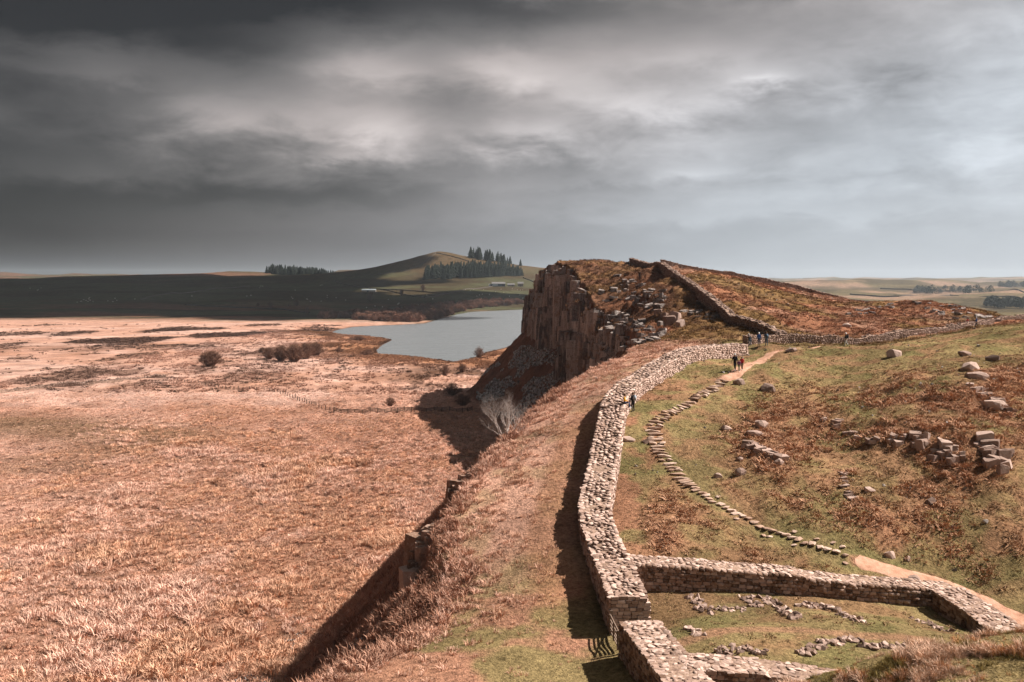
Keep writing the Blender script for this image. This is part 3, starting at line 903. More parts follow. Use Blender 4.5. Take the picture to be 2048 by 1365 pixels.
    while s < run.len:
        lat = -h + cap * 0.4
        while lat < h - cap * 0.3:
            ss = s + random.uniform(-.12, .12); ll = min(max(lat + random.uniform(-.08, .08), -h + .1), h - .1)
            ss = min(max(ss, 0.08), run.len - 0.08)
            p, a, sl = run.at(ss, ll)
            edge = abs(ll) > h - cap * 0.7
            sz = cap * random.uniform(*capl) * (1.08 if edge else 1.0)
            ct.add((p.x, p.y, p.z + top_n(ss, ll) - 0.045 + random.uniform(-captop * .6, captop * .8)), (sz, sz * random.uniform(.7, 1.0), cap * random.uniform(.30, .48)),
                   (random.uniform(-.14, .14), -math.atan(sl) + random.uniform(-.14, .14), a + random.uniform(-.5, .5) + (0 if edge else random.choice((0, 1.57)))), 1.0 if edge else 0.9)
            lat += cap * random.uniform(.85, 1.15)
        s += cap * random.uniform(0.85, 1.1)
    ct.emit(root, "cap_stone", mat, singles - singles // 2, "cap_rubble")
    return root

# ------------------------------------------------------------------ the frontier wall and the milecastle
build_wall("frontier_wall", Run(WALL_TOP, 1.15), "long pale stone wall curving along the ridge from the gateway to the saddle", None, ends=(True, True), rough=0.07, cap=0.36, captop=0.085, notch=0.5, var=V_BLOCK)
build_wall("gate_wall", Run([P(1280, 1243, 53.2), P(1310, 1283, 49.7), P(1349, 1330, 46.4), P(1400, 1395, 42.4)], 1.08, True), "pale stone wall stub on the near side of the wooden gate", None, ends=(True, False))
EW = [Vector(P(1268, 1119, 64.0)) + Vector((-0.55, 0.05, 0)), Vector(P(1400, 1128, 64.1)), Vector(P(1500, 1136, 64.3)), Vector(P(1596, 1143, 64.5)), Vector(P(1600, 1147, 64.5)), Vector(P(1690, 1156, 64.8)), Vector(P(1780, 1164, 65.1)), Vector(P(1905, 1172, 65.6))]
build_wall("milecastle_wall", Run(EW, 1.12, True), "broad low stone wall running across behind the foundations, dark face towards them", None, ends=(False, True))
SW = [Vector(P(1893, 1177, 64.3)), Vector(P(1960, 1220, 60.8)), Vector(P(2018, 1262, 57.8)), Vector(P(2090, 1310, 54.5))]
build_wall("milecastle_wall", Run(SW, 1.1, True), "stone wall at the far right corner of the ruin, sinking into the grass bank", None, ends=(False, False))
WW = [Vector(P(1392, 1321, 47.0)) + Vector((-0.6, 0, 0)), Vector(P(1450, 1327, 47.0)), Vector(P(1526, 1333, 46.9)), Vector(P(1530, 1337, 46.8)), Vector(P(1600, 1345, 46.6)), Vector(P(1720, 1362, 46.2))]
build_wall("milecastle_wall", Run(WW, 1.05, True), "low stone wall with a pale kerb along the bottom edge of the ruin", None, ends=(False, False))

# ------------------------------------------------------------------ dry stone field walls
def zwall(pts, h):
    """points are feet on the ground; wall top h above it"""
    return [Vector((p[0], p[1], hz(p[0], p[1]) + h)) for p in pts]
CW = [P(*q) for q in [(1566, 684, 139), (1530, 670, 144), (1500, 657, 150), (1470, 640, 159), (1440, 624, 170), (1390, 587, 195), (1350, 558, 220), (1322, 540, 245), (1300, 536, 262), (1262, 533, 275)]]
build_wall("field_wall", Run(zwall(CW, 1.5), 0.62), "dark dry stone wall climbing straight up to the top of the crag", "dry stone walls on the saddle", 60, 0.24, (0.3, 0.6), 0.42, V_DRY, V_DRY, M_DRY, rough=0.10, captop=0.16, max_drop=2.2)
RW = [P(*q) for q in [(1490, 690, 131.5), (1560, 690, 138), (1640, 689, 141), (1720, 688, 145), (1800, 678, 152), (1860, 668, 159), (1930, 658, 168), (2020, 643, 190), (2100, 640, 200)]]
build_wall("field_wall", Run(zwall(RW, 1.15), 0.5), "tumbled dry stone wall crossing the saddle behind the walkers to the right", "dry stone walls on the saddle", 120, 0.24, (0.3, 0.6), 0.42, V_DRY, V_DRY, M_DRY, rough=0.14, captop=0.18, max_drop=1.8)
SKW = [P(*q) for q in [(1322, 540, 246), (1400, 549, 250), (1450, 556, 251), (1500, 564, 252), (1560, 575, 253), (1600, 584, 254), (1650, 595, 250), (1695, 606, 246)]]
build_wall("field_wall", Run(zwall(SKW, 1.45), 0.45), "dark dry stone wall along the skyline right of the crag top", "dry stone walls on the saddle", 0, 0.3, (0.4, 0.8), 0.5, V_DRY, V_DRY, M_DRY, rough=0.10, captop=0.12, max_drop=2.0)

# ------------------------------------------------------------------ flagged path
path = empty("flagstone_path", hit(1440, 765)); tag(path, "stepped flagstone path winding down the hillside beside the wall", None, None, "structure")
PA = [hit(u, v, 60) for u, v in [(1446, 762), (1425, 778), (1390, 799), (1350, 822), (1320, 840), (1308, 858), (1312, 880), (1322, 905), (1338, 932), (1360, 955), (1385, 975)]]
PB = [hit(u, v, 60) for u, v in [(1385, 975), (1420, 1000), (1460, 1018), (1500, 1042), (1560, 1068), (1610, 1086), (1660, 1100), (1704, 1117)]]
fl = Stones(V_FLAG)
rA = Run([(p.x, p.y, p.z) for p in PA], 1.0)
s = 0.0
while s < rA.len:
    p, a, sl = rA.at(s, random.uniform(-.12, .12))
    z = hz(p.x, p.y)
    wd = random.uniform(1.25, 1.75)
    if random.random() < 0.35:                                       # two stones side by side
        for sg in (-1, 1):
            q, _, _ = rA.at(s, sg * wd * 0.28)
            fl.add((q.x, q.y, z + 0.06), (random.uniform(.38, .5), wd * 0.52, .26), (random.uniform(-.05, .05), random.uniform(-.05, .05), a + random.uniform(-.15, .15)))
    else:
        fl.add((p.x, p.y, z + 0.06), (random.uniform(.38, .52), wd, .26), (random.uniform(-.05, .05), random.uniform(-.05, .05), a + random.uniform(-.12, .12)))
    s += random.uniform(.56, .72)
rB = Run([(p.x, p.y, p.z) for p in PB], 1.0)
s = 0.3
while s < rB.len:
    p, a, sl = rB.at(s, random.uniform(-.15, .15))
    fl.add((p.x, p.y, hz(p.x, p.y) + 0.05), (random.uniform(.42, .62), random.uniform(.6, .95), .2), (random.uniform(-.06, .06), random.uniform(-.06, .06), a + random.uniform(-.3, .3)))
    if random.random() < 0.4:
        q, _, _ = rB.at(s + .2, random.choice((-.75, .75)))
        fl.add((q.x, q.y, hz(q.x, q.y) + 0.03), (.4, .45, .16), (0, 0, random.uniform(0, 3)))
    s += random.uniform(.45, .62)
fl.emit(path, "flagstone", M_FLAG, 300)

# worn earth path: ragged strips just above the turf
dm, k = material("worn_earth")
g_ = k.n('ShaderNodeNewGeometry')
na = k.noise(g_.outputs['Position'], 1.6, 6.0, 0.65); nb = k.noise(g_.outputs['Position'], 9.0, 3.0, 0.6)
finish(k, k.ramp(na, [(0.30, (0.32, 0.165, 0.105)), (0.5, (0.48, 0.27, 0.185)), (0.72, (0.58, 0.36, 0.265))]), 1.0, bump(k, k.math('ADD', na, nb), 0.5, 0.08), 0.0)
def earth_path(name, pts, width, label):
    r = Run([(x, y, 0) for x, y in pts], width)
    n = max(8, int(r.len / 0.35)); V, Fc = [], []
    lats = np.linspace(-1, 1, 7)
    for i in range(n + 1):
        s = r.len * i / n
        wl = width * (0.75 + 0.7 * float(fbm(s * 0.5, 0.0, 301, 3))); wr = width * (0.75 + 0.7 * float(fbm(s * 0.5, 9.0, 302, 3)))
        if i in (0, n): wl *= .3; wr *= .3
        for j, l in enumerate(lats):
            p, a, sl = r.at(s, l * (wl if l < 0 else wr))
            lift = 0.03 - 0.09 * max(0.0, abs(l) - 0.6) / 0.4
            V.append((p.x, p.y, lift))
    A_ = np.array(V); zz = height(A_[:, 0], A_[:, 1])
    V = [(x, y, float(z0) + l) for (x, y, l), z0 in zip(V, zz)]
    for i in range(n):
        for j in range(6):
            a = i * 7 + j
            Fc.append((a, a + 1, a + 8, a + 7))
    o = mesh_obj(name, V, Fc, dm, None, True)
    tag(o, label, None, None, "structure")
earth_path("dirt_path", WORN, 0.95, "pinkish worn earth path leading up to the saddle")
earth_path("dirt_path", WORN2, 0.5, "thin worn earth track along the saddle wall")
earth_path("dirt_path", WORN3, 0.8, "pinkish worn earth path passing behind the ruined walls")
# ------------------------------------------------------------------ crag: jointed dolerite columns
crag = empty("crag", (18, 250, hz(18.0, 250.0))); tag(crag, "tall brown columnar rock face above the lake", None, None, "structure")
EY = np.linspace(70, 352, 1200)
EXX = edge_x(EY)
es = np.concatenate([[0], np.cumsum(np.hypot(np.diff(EXX), np.diff(EY)))])
def edge_at(s):
    y = np.interp(s, es, EY); x = np.interp(s, es, EXX)
    x2 = np.interp(s + 1.5, es, EXX); y2 = np.interp(s + 1.5, es, EY); x1 = np.interp(s - 1.5, es, EXX); y1 = np.interp(s - 1.5, es, EY)
    t = Vector((x2 - x1, y2 - y1, 0)).normalized()
    return x, y, Vector((-t.y, t.x, 0))                      # outward, over the valley
def column(parent, cx, cy, z0, z1, rad, segs, lean, nrm, mat=M_CRAG, name="column"):
    n = random.choice((4, 5, 5, 6))
    a0 = random.uniform(0, 6.28)
    prof = [(a0 + i * 6.283 / n + random.uniform(-.3, .3), rad * random.uniform(.72, 1.2)) for i in range(n)]
    zs = [z0]
    for i in range(segs):
        zs.append(z0 + (z1 - z0) * (i + 1) / segs + random.uniform(-.25, .25) * (z1 - z0) / segs * (i < segs - 1))
    V, Fc = [], []
    base = Vector(parent.location)
    for i in range(segs):
        ox, oy = random.uniform(-.13, .13) * rad, random.uniform(-.13, .13) * rad
        sc = random.uniform(.84, 1.08)
        for z, tp in ((zs[i], 0), (zs[i + 1], 1)):
            f = (z - z0) / max(0.1, z1 - z0)
            for a, r in prof:
                q = 0.94 if (tp and i == segs - 1) else 1.0
                zz = z + (random.uniform(-.14, .14) * rad if tp and i == segs - 1 else 0)
                V.append((cx + ox + math.cos(a) * r * sc * q - nrm.x * lean * f - base.x, cy + oy + math.sin(a) * r * sc * q - nrm.y * lean * f - base.y, zz - base.z))
        b = i * 2 * n
        for j in range(n):
            j2 = (j + 1) % n
            Fc.append((b + j, b + j2, b + n + j2, b + n + j))
        Fc.append(tuple(b + n + j for j in range(n)))
        Fc.append(tuple(b + n - 1 - j for j in range(n)))
    return mesh_obj(name, V, Fc, mat, parent)
ledges = []
s = np.interp(184, EY, es)
while s < es[-1] - 0.5:
    x, y, nr = edge_at(s)
    H = float(cliff_h(y)); zt = hz(x + 0.8, y)
    but = float(fbm(s / 9.0, 0.5, 401, 3)); but2 = float(fbm(s / 4.0, 7.5, 402, 2))    # buttresses and gullies
    outw = 8.0 * (but - 0.44)
    rad = random.choice((random.uniform(0.6, 1.2), random.uniform(1.4, 2.6), random.uniform(2.0, 3.8)))
    for layer, (o, fr) in enumerate(((-0.3, random.uniform(.93, 1.0)), (1.0 + outw * .5, random.uniform(.62, .95) + .12 * (but2 - .5)), (2.2 + outw, 0.15 + 0.85 * but2 * random.uniform(.6, 1.0)))):
        if layer == 2 and (random.random() < 0.25 or but < .36): continue
        if layer == 1 and but < 0.34: continue
        rr = rad * random.uniform(.75, 1.15)
        px_, py_ = x + nr.x * o + random.uniform(-.4, .4), y + nr.y * o + random.uniform(-.4, .4)
        zb = zt - H - 2.5 - max(o, 0) * .8
        top = zb + (H + 2.2 + max(o, 0) * .8) * min(fr, 1.0)
        column(crag, px_, py_, zb, top, rr, random.choice((3, 4, 5, 6)), random.uniform(.1, 1.1), nr)
        if layer: ledges.append((px_ - nr.x * .5, py_ - nr.y * .5, top, rr))
    s += rad * random.uniform(.8, 1.2)
# low broken crags along the near edge
low = empty("low_crag", (-5, 82, hz(-5.0, 82.0))); tag(low, "small dark crags breaking out of the straw bank", None, None, "structure")
s = np.interp(71.5, EY, es)
while s < np.interp(99, EY, es):
    x, y, nr = edge_at(s)
    H = float(cliff_h(y)) + 0.3; zt = hz(x + 0.4, y)
    clump = max(math.exp(-((y - 78.0) / 2.6) ** 2), math.exp(-((y - 88.6) / 2.0) ** 2), 0.7 * math.exp(-((y - 96.5) / 0.9) ** 2))
    if clump > 0.25:
        for o in (0.4, 1.2, 2.0):
            if random.random() > clump + .25: continue
            zb = zt - H - 2.2
            tp = zt - 0.55 - (1 - clump) * .6 - o * random.uniform(.35, .9)
            column(low, x + nr.x * o + random.uniform(-.35, .35), y + nr.y * o + random.uniform(-.35, .35), zb, tp, random.uniform(.4, 1.15), random.choice((2, 3)), random.uniform(-.2, .4), nr, M_FACE, "rock")  # dark face stone puts the shade of these crags into their colour
    s += random.uniform(.55, .95)

# ------------------------------------------------------------------ boulders and outcrops
def boulder(u, v, wpx, hpx, label, group=None, var=V_BOULDER, rz=None, dmin=45, sink=0.34, mat=None):
    p = hit(u, v, dmin)
    d = p.y
    wd, ht = wpx * d / FPX * .9, max(hpx * d / FPX * .85, 0.2)
    o = bpy.data.objects.new("boulder", random.choice(var))
    o.scale = (wd, wd * random.uniform(.7, .95), ht * 1.45)
    o.location = (p.x, p.y + wd * .3, p.z + ht * 1.45 * (0.5 - sink))
    o.rotation_euler = (random.uniform(-.2, .2), random.uniform(-.2, .2), random.uniform(-.6, .6) if rz is None else rz)
    link(o)
    tag(o, label, "boulder", group)
    return o
G_B = "boulders scattered on the hillside"
for u, v, wp, hp, lb in [
        (1480, 770, 28, 15, "rounded boulder just below the top of the flagstone steps"),
        (1537, 785, 36, 20, "pinkish boulder in the grass to the right of the first steps"),
        (1792, 714, 36, 18, "boulder standing alone in the green slope below the saddle wall"),
        (1945, 742, 44, 20, "large pale boulder high on the green slope at right, upper of two"),
        (1962, 760, 52, 20, "broad low boulder high on the green slope at right, lower of two"),
        (1931, 712, 30, 12, "flat boulder up the slope above the large pale pair"),
        (1990, 722, 32, 14, "grey boulder near the right edge below the brow"),
        (1997, 818, 52, 22, "dark-sided boulder at right edge midway up the slope"),
        (1455, 862, 26, 12, "white-topped boulder in the bracken right of the winding steps"),
        (1524, 856, 32, 18, "dark hollow-sided boulder in the bracken above the rock step"),
        (1513, 872, 40, 12, "low pale slab of rock lying in the bracken"),
        (1482, 952, 26, 18, "small upright grey boulder below the rock step"),
        (1437, 957, 20, 12, "small grey boulder nearest the bend of the steps"),
        (1480, 922, 18, 10, "little pale boulder beside the low slab"),
        (1258, 884, 30, 12, "brown boulder lying close against the foot of the long wall"),
        (1296, 886, 26, 10, "brown boulder between the long wall and the steps"),
        (1781, 1117, 28, 19, "dark boulder on the turf above the worn path"),
        (1817, 1122, 17, 10, "small pointed dark boulder beside the dark boulder above the worn path"),
        (1866, 1012, 28, 20, "square pale boulder in the middle of the orange slope"),
        (1907, 1058, 12, 8, "small white stone low on the orange slope"),
        (1740, 985, 26, 12, "tilted flat boulder halfway up the orange slope"),
        (1560, 930, 22, 14, "boulder at the lower end of the rock step"),
        (1405, 712, 30, 11, "dark boulder in the turf near the bend of the long wall"),
        (1470, 712, 24, 9, "low boulder behind the walkers with the red jacket"),
        (1585, 704, 26, 9, "boulder beside the worn path at the saddle"),
        (1830, 1160, 28, 9, "mossy dark boulder low on the turf left of the orange patch"),
        (1695, 655, 22, 10, "pale boulder on the orange moor beyond the saddle wall")]:
    boulder(u, v, wp, hp, lb, G_B)
V_LEDGE = variants("rock", lambda s: block_pts(s, 0.12, 0.12), 10, M_CRAG, 640)
def outcrop(label, spots, var=V_SLAB, name="rock_outcrop", dmin=45, tall=1.5):
    pos = [hit(u, v, dmin) for u, v, wp, hp in spots]
    c = sum(pos, Vector()) / len(pos)
    root = empty(name, (c.x, c.y, hz(c.x, c.y))); tag(root, label, "rock outcrop")
    for p, (u, v, wp, hp) in zip(pos, spots):
        wd, ht = wp * p.y / FPX * .82, hp * p.y / FPX * .72
        o = bpy.data.objects.new("rock", random.choice(var))
        o.scale = (wd, wd * random.uniform(.7, 1.1), ht * tall)
        o.location = Vector((p.x, p.y + wd * .35, p.z + ht * tall * .16)) - Vector(root.location)
        o.rotation_euler = (random.uniform(-.25, .25), random.uniform(-.25, .25), random.uniform(-.7, .7))
        link(o, root)
    return root
def strew(u0, v0, u1, v1, n, wr, hr, jit=6):
    out = []
    for i in range(n):
        t = (i + random.random()) / n
        out.append((u0 + (u1 - u0) * t + random.uniform(-jit, jit), v0 + (v1 - v0) * t + random.uniform(-jit, jit), random.uniform(*wr), random.uniform(*hr)))
    return out
outcrop("cluster of broken square blocks jutting from the bracken at far right", strew(1975, 895, 2010, 945, 10, (18, 38), (14, 28), 14) + [(1985, 903, 40, 30), (1994, 932, 34, 24), (2020, 915, 30, 22)])
outcrop("band of tumbled blocks high in the bracken left of the square blocks", strew(1835, 885, 1930, 925, 22, (12, 28), (9, 22), 14) + [(1893, 900, 28, 24), (1870, 925, 22, 18)])
outcrop("scatter of grey rocks across the bracken slope below the brow", strew(1640, 850, 1830, 895, 18, (10, 22), (6, 13), 14))
outcrop("low dark rock step crossing the bracken right of the bend in the steps", strew(1490, 893, 1565, 925, 14, (16, 28), (12, 22), 4))
outcrop("small rock ledge with flat stones on the orange slope", strew(1680, 948, 1705, 1000, 9, (12, 24), (5, 9), 6))
outcrop("line of grey rocks near the right edge under the brow", strew(1930, 760, 2040, 830, 12, (14, 26), (7, 14), 12))
outcrop("big pinkish block outcrop on the crag slope below the dark wall", [(1340, 652, 26, 30), (1352, 640, 24, 24), (1362, 655, 18, 22), (1330, 636, 16, 16), (1318, 628, 20, 14)], dmin=140, tall=1.3)
outcrop("jumble of rocks on the crag slope next to the climbing wall", strew(1370, 620, 1440, 645, 14, (8, 18), (5, 11), 8), var=V_LEDGE, tall=0.95, dmin=140)
outcrop("ledges of broken rock stepping down the shoulder of the crag", strew(1215, 590, 1330, 610, 26, (10, 24), (8, 18), 16) + strew(1220, 640, 1320, 655, 24, (10, 22), (9, 18), 16), var=V_LEDGE, tall=0.95, dmin=140)
outcrop("rocky blocks at the foot of the crag shoulder above the straw bank", strew(1240, 690, 1330, 672, 22, (9, 22), (7, 15), 9), var=V_LEDGE, tall=0.95, dmin=140)
outcrop("dark rocks below the skyline on the crag top", strew(1240, 560, 1330, 590, 20, (8, 18), (4, 10), 10), var=V_LEDGE, tall=0.95, dmin=140)
outcrop("dark rock bands on the orange knoll beyond the saddle", strew(1700, 632, 1790, 612, 14, (9, 22), (4, 8), 5), var=V_LEDGE, tall=0.95, dmin=140)
outcrop("rough rocky face of the brown knoll at right beyond the saddle wall", strew(1840, 615, 1990, 640, 34, (8, 20), (4, 9), 11), var=V_LEDGE, tall=0.95, dmin=140)

# ------------------------------------------------------------------ foundations inside the milecastle
def foundation(label, spots, wr=(10, 20), hr=(6, 11)):
    pos = [hit(u, v, 46) for u, v in spots]
    c = sum(pos, Vector()) / len(pos)
    root = empty("stone_foundation", (c.x, c.y, hz(c.x, c.y))); tag(root, label, "foundation", "ruined foundations inside the milecastle")
    for p in pos:
        for rep in range(4):
            wd = random.uniform(*wr) * p.y / FPX; ht = random.uniform(*hr) * p.y / FPX
            o = bpy.data.objects.new("stone", random.choice(V_DRY if random.random() < .6 else V_CAP))
            o.scale = (wd, wd * random.uniform(.6, 1), ht * 1.3)
            o.location = Vector((p.x + random.uniform(-.38, .38), p.y + random.uniform(-.38, .38), p.z + ht * .18)) - Vector(root.location)
            o.rotation_euler = (random.uniform(-.2, .2), random.uniform(-.2, .2), random.uniform(0, 3))
            link(o, root)
def lineuv(u0, v0, u1, v1, n):
    return [(u0 + (u1 - u0) * i / (n - 1) + random.uniform(-3, 3), v0 + (v1 - v0) * i / (n - 1) + random.uniform(-2, 2)) for i in range(n)]
foundation("short row of foundation stones leading away from the gate corner", lineuv(1388, 1197, 1414, 1224, 6))
foundation("thin row of stones lying flat between the two foundation arms", lineuv(1430, 1220, 1488, 1220, 7), (8, 14), (4, 6))
foundation("foundation arm of brown stones in the middle of the ruin", lineuv(1495, 1197, 1512, 1214, 5))
foundation("longest foundation arm of grey stones in the middle of the ruin", lineuv(1533, 1198, 1590, 1238, 11))
foundation("sprawling foundation of flat stones right of the middle", lineuv(1604, 1212, 1665, 1220, 8) + lineuv(1665, 1220, 1718, 1246, 9))
foundation("low overgrown foundation near the far right wall", lineuv(1826, 1238, 1900, 1266, 9), (8, 14), (4, 7))
foundation("overgrown foundation mound in front, left", lineuv(1446, 1298, 1530, 1306, 9) + lineuv(1446, 1312, 1480, 1304, 3), (9, 17), (6, 10))
foundation("curved foundation of dark stones in front, centre", lineuv(1606, 1312, 1640, 1290, 6) + lineuv(1640, 1288, 1710, 1284, 6), (12, 22), (7, 12))
foundation("scattered foundation stones in front of the grass bank", lineuv(1735, 1294, 1850, 1296, 11), (12, 24), (6, 12))
foundation("two or three loose stones beside the gateway", lineuv(1376, 1258, 1392, 1270, 3), (10, 18), (6, 10))

# ------------------------------------------------------------------ scattered instances (uncountable cover)
SRC = bpy.data.collections.new("cover_sources")
def scatter(name, label, pts, scl, rot, vid, tint, sources, kind="stuff"):
    """instances of the source meshes on surveyed points"""
    col = bpy.data.collections.new(name + "_sources")
    for i, me in enumerate(sources):
        o = bpy.data.objects.new("%s_source_%02d" % (name, i), me)
        col.objects.link(o)
    me = bpy.data.meshes.new(name)
    pts = np.asarray(pts, np.float32)
    me.vertices.add(len(pts)); me.vertices.foreach_set("co", pts.ravel())
    point_attr(me, "scl", scl, 'FLOAT_VECTOR'); point_attr(me, "rot", rot, 'FLOAT_VECTOR'); point_attr(me, "vid", vid, 'INT'); point_attr(me, "tint", tint, 'FLOAT_VECTOR')
    ob = link(bpy.data.objects.new(name, me))
    ng = bpy.data.node_groups.new(name + "_nodes", 'GeometryNodeTree')
    ng.interface.new_socket("Geometry", in_out='INPUT', socket_type='NodeSocketGeometry')
    ng.interface.new_socket("Geometry", in_out='OUTPUT', socket_type='NodeSocketGeometry')
    nd = ng.nodes; L = ng.links
    gi = nd.new('NodeGroupInput'); go = nd.new('NodeGroupOutput')
    ci = nd.new('GeometryNodeCollectionInfo'); ci.inputs[0].default_value = col; ci.inputs['Separate Children'].default_value = True; ci.inputs['Reset Children'].default_value = True
    ip = nd.new('GeometryNodeInstanceOnPoints'); ip.inputs['Pick Instance'].default_value = True
    def na_(n_, t):
        q = nd.new('GeometryNodeInputNamedAttribute'); q.data_type = t; q.inputs[0].default_value = n_
        return q.outputs[0]
    L.new(gi.outputs[0], ip.inputs['Points']); L.new(ci.outputs[0], ip.inputs['Instance'])
    L.new(na_("vid", 'INT'), ip.inputs['Instance Index'])
    er = nd.new('FunctionNodeEulerToRotation'); L.new(na_("rot", 'FLOAT_VECTOR'), er.inputs[0]); L.new(er.outputs[0], ip.inputs['Rotation'])
    L.new(na_("scl", 'FLOAT_VECTOR'), ip.inputs['Scale'])
    L.new(ip.outputs[0], go.inputs[0])
    md = ob.modifiers.new("scatter", 'NODES'); md.node_group = ng
    tag(ob, label, None, None, kind)
    return ob
def tinted_material(name, rough=1.0, jitter=0.35, scale=2.0):
    m, k = material(name)
    a = k.n('ShaderNodeAttribute', attribute_name="tint", attribute_type='INSTANCER')
    oi = k.n('ShaderNodeObjectInfo')
    g_ = k.n('ShaderNodeNewGeometry')
    nz = k.noise(g_.outputs['Position'], scale, 3.0, 0.6)
    f = k.math('ADD', k.math('MULTIPLY', oi.outputs['Random'], 0.6), k.math('MULTIPLY', nz, 0.4))
    c = k.mix(1.0, a.outputs['Vector'], k.maprange(f, 0.1, 0.9, 1 - jitter, 1 + jitter), 'MULTIPLY')
    finish(k, c, rough, None, 0.05)
    return m
def ground_normals(x, y, e=0.4):
    zx = (height(x + e, y) - height(x - e, y)) / (2 * e); zy = (height(x, y + e) - height(x, y - e)) / (2 * e)
    return zx, zy

# scree below the crag
M_SCREE_T = tinted_material("scree_stone_tinted", 0.95, 0.45)
V_SCREE = [hull_mesh("scree_stone", rubble_pts(700 + i, 11, 3.0), M_SCREE_T) for i in range(6)]
n = 42000
yy = rng.uniform(205, 352, n); xe = edge_x(yy)
tt = rng.uniform(0, 1, n) ** 0.8
xx = xe - 3 - tt * 26
streak = fbm((xx + yy * 0.35) / 7.0, yy / 22.0, 411, 4)
keep = streak > np.interp(tt, [0, .3, 1], [0.56, 0.45, 0.36]) + np.interp(yy, [205, 260, 300], [0.05, 0.02, -0.02])
xx, yy, tt = xx[keep], yy[keep], tt[keep]
zz = height(xx, yy); ok = zz > 2.6; xx, yy, zz = xx[ok], yy[ok], zz[ok]
n = len(xx)
sz = 0.32 + 0.75 * rng.random(n) ** 2.5
g0 = rng.uniform(0.10, 0.46, n)[:, None] * np.array([[1.0, 0.93, 0.90]])
scatter("scree", "grey boulder scree tumbling from the crag to the lake shore", np.stack([xx, yy, zz + sz * .15], -1), sz[:, None] * np.array([[1, .85, .7]]) , rng.uniform(0, 3, (n, 3)), rng.integers(0, 6, n), g0, V_SCREE)
# thin stones on the shaded near flank and scattered over the turf
n = 9000
yy = rng.uniform(60, 140, n); xe = edge_x(yy); xx = xe - rng.uniform(3, 24, n)
keep = fbm((xx + yy * .4) / 5, yy / 12, 421, 3) > 0.60
xx, yy = xx[keep], yy[keep]
n2 = 1500
y2 = rng.uniform(66, 240, n2); x2 = rng.uniform(9, 95, n2)
k2 = fbm(x2 / 6, y2 / 6, 422, 3) > 0.56
xx = np.concatenate([xx, x2[k2]]); yy = np.concatenate([yy, y2[k2]])
zz = height(xx, yy); n = len(xx); sz = 0.16 + 0.34 * rng.random(n) ** 2
scatter("loose_stones", "loose grey stones strewn over the turf and the shaded bank", np.stack([xx, yy, zz + sz * .1], -1), sz[:, None] * np.array([[1, .85, .6]]), rng.uniform(0, 3, (n, 3)), rng.integers(0, 6, n),
        rng.uniform(0.14, 0.45, n)[:, None] * np.array([[1.0, 0.87, 0.80]]), V_SCREE)
# ------------------------------------------------------------------ grass cover
M_GRASS = tinted_material("dry_grass", 1.0, 0.30, 0.8)
def tuft(seed, blades, width, spread, droop, h=1.0, lean=0.0):
    r = np.random.default_rng(seed)
    V, Fc = [], []
    for i in range(blades):
        a = r.uniform(0, 6.283); rad = spread * math.sqrt(r.random()) * .45
        bx, by = math.cos(a) * rad, math.sin(a) * rad
        hh = h * r.uniform(.55, 1.0); out = droop * r.uniform(.3, 1.0)
        da = a + r.uniform(-.7, .7)
        w_ = width * r.uniform(.7, 1.3); ta = r.uniform(0, 3.14)
        ox, oy = math.cos(ta) * w_ / 2, math.sin(ta) * w_ / 2
        m = (bx + math.cos(da) * out * .35 + lean * .3, by + math.sin(da) * out * .35, hh * .62)
        t = (bx + math.cos(da) * out + lean, by + math.sin(da) * out, hh * (1 - .25 * out))
        b = len(V)
        V += [(bx - ox, by - oy, -.08), (bx + ox, by + oy, -.08), (m[0] + ox * .8, m[1] + oy * .8, m[2]), (m[0] - ox * .8, m[1] - oy * .8, m[2]), t]
        Fc += [(b, b + 1, b + 2, b + 3), (b + 3, b + 2, b + 4)]
    me = bpy.data.meshes.new("tuft"); me.from_pydata(V, [], Fc); me.materials.append(M_GRASS)
    return me
T_BIG = [tuft(800 + i, 30, 0.075, 0.9, 0.62) for i in range(5)]
T_MID = [tuft(820 + i, 22, 0.07, 1.0, 0.7) for i in range(5)]
T_FINE = [tuft(840 + i, 34, 0.022, 0.55, 0.45) for i in range(5)]
T_TURF = [tuft(860 + i, 16, 0.13, 1.3, 0.8) for i in range(5)]
def lay(name, label, x, y, size, hgt, tint, sources, tilt=0.55, sink=0.0, lean_dir=None):
    n = len(x)
    z = height(x, y) - sink
    zx, zy = ground_normals(x, y)
    rx = np.arctan(zy) * tilt + rng.normal(0, .12, n); ry = -np.arctan(zx) * tilt + rng.normal(0, .12, n)
    rz = rng.uniform(0, 6.283, n)
    # tilt towards the slope; yaw first is folded into the random sources
    rot = np.stack([rx, ry, rz * 0], -1)
    rot[:, 2] = rz * (1.0 if lean_dir is None else 0.15)
    scl = np.stack([size, size, hgt], -1)
    return scatter(name, label, np.stack([x, y, z], -1), scl, rot, rng.integers(0, len(sources), n), tint, sources)
def pick(n, x0, x1, y0, y1):
    return rng.uniform(x0, x1, n), rng.uniform(y0, y1, n)
def inview(x, y, z=None, margin=60):
    u = 1024 + x / y * FPX
    return (u > -margin) & (u < 2048 + margin)
def colour(x, y, boost=1.15):
    return np.clip(tint_at(x, y) * boost, 0, .9)
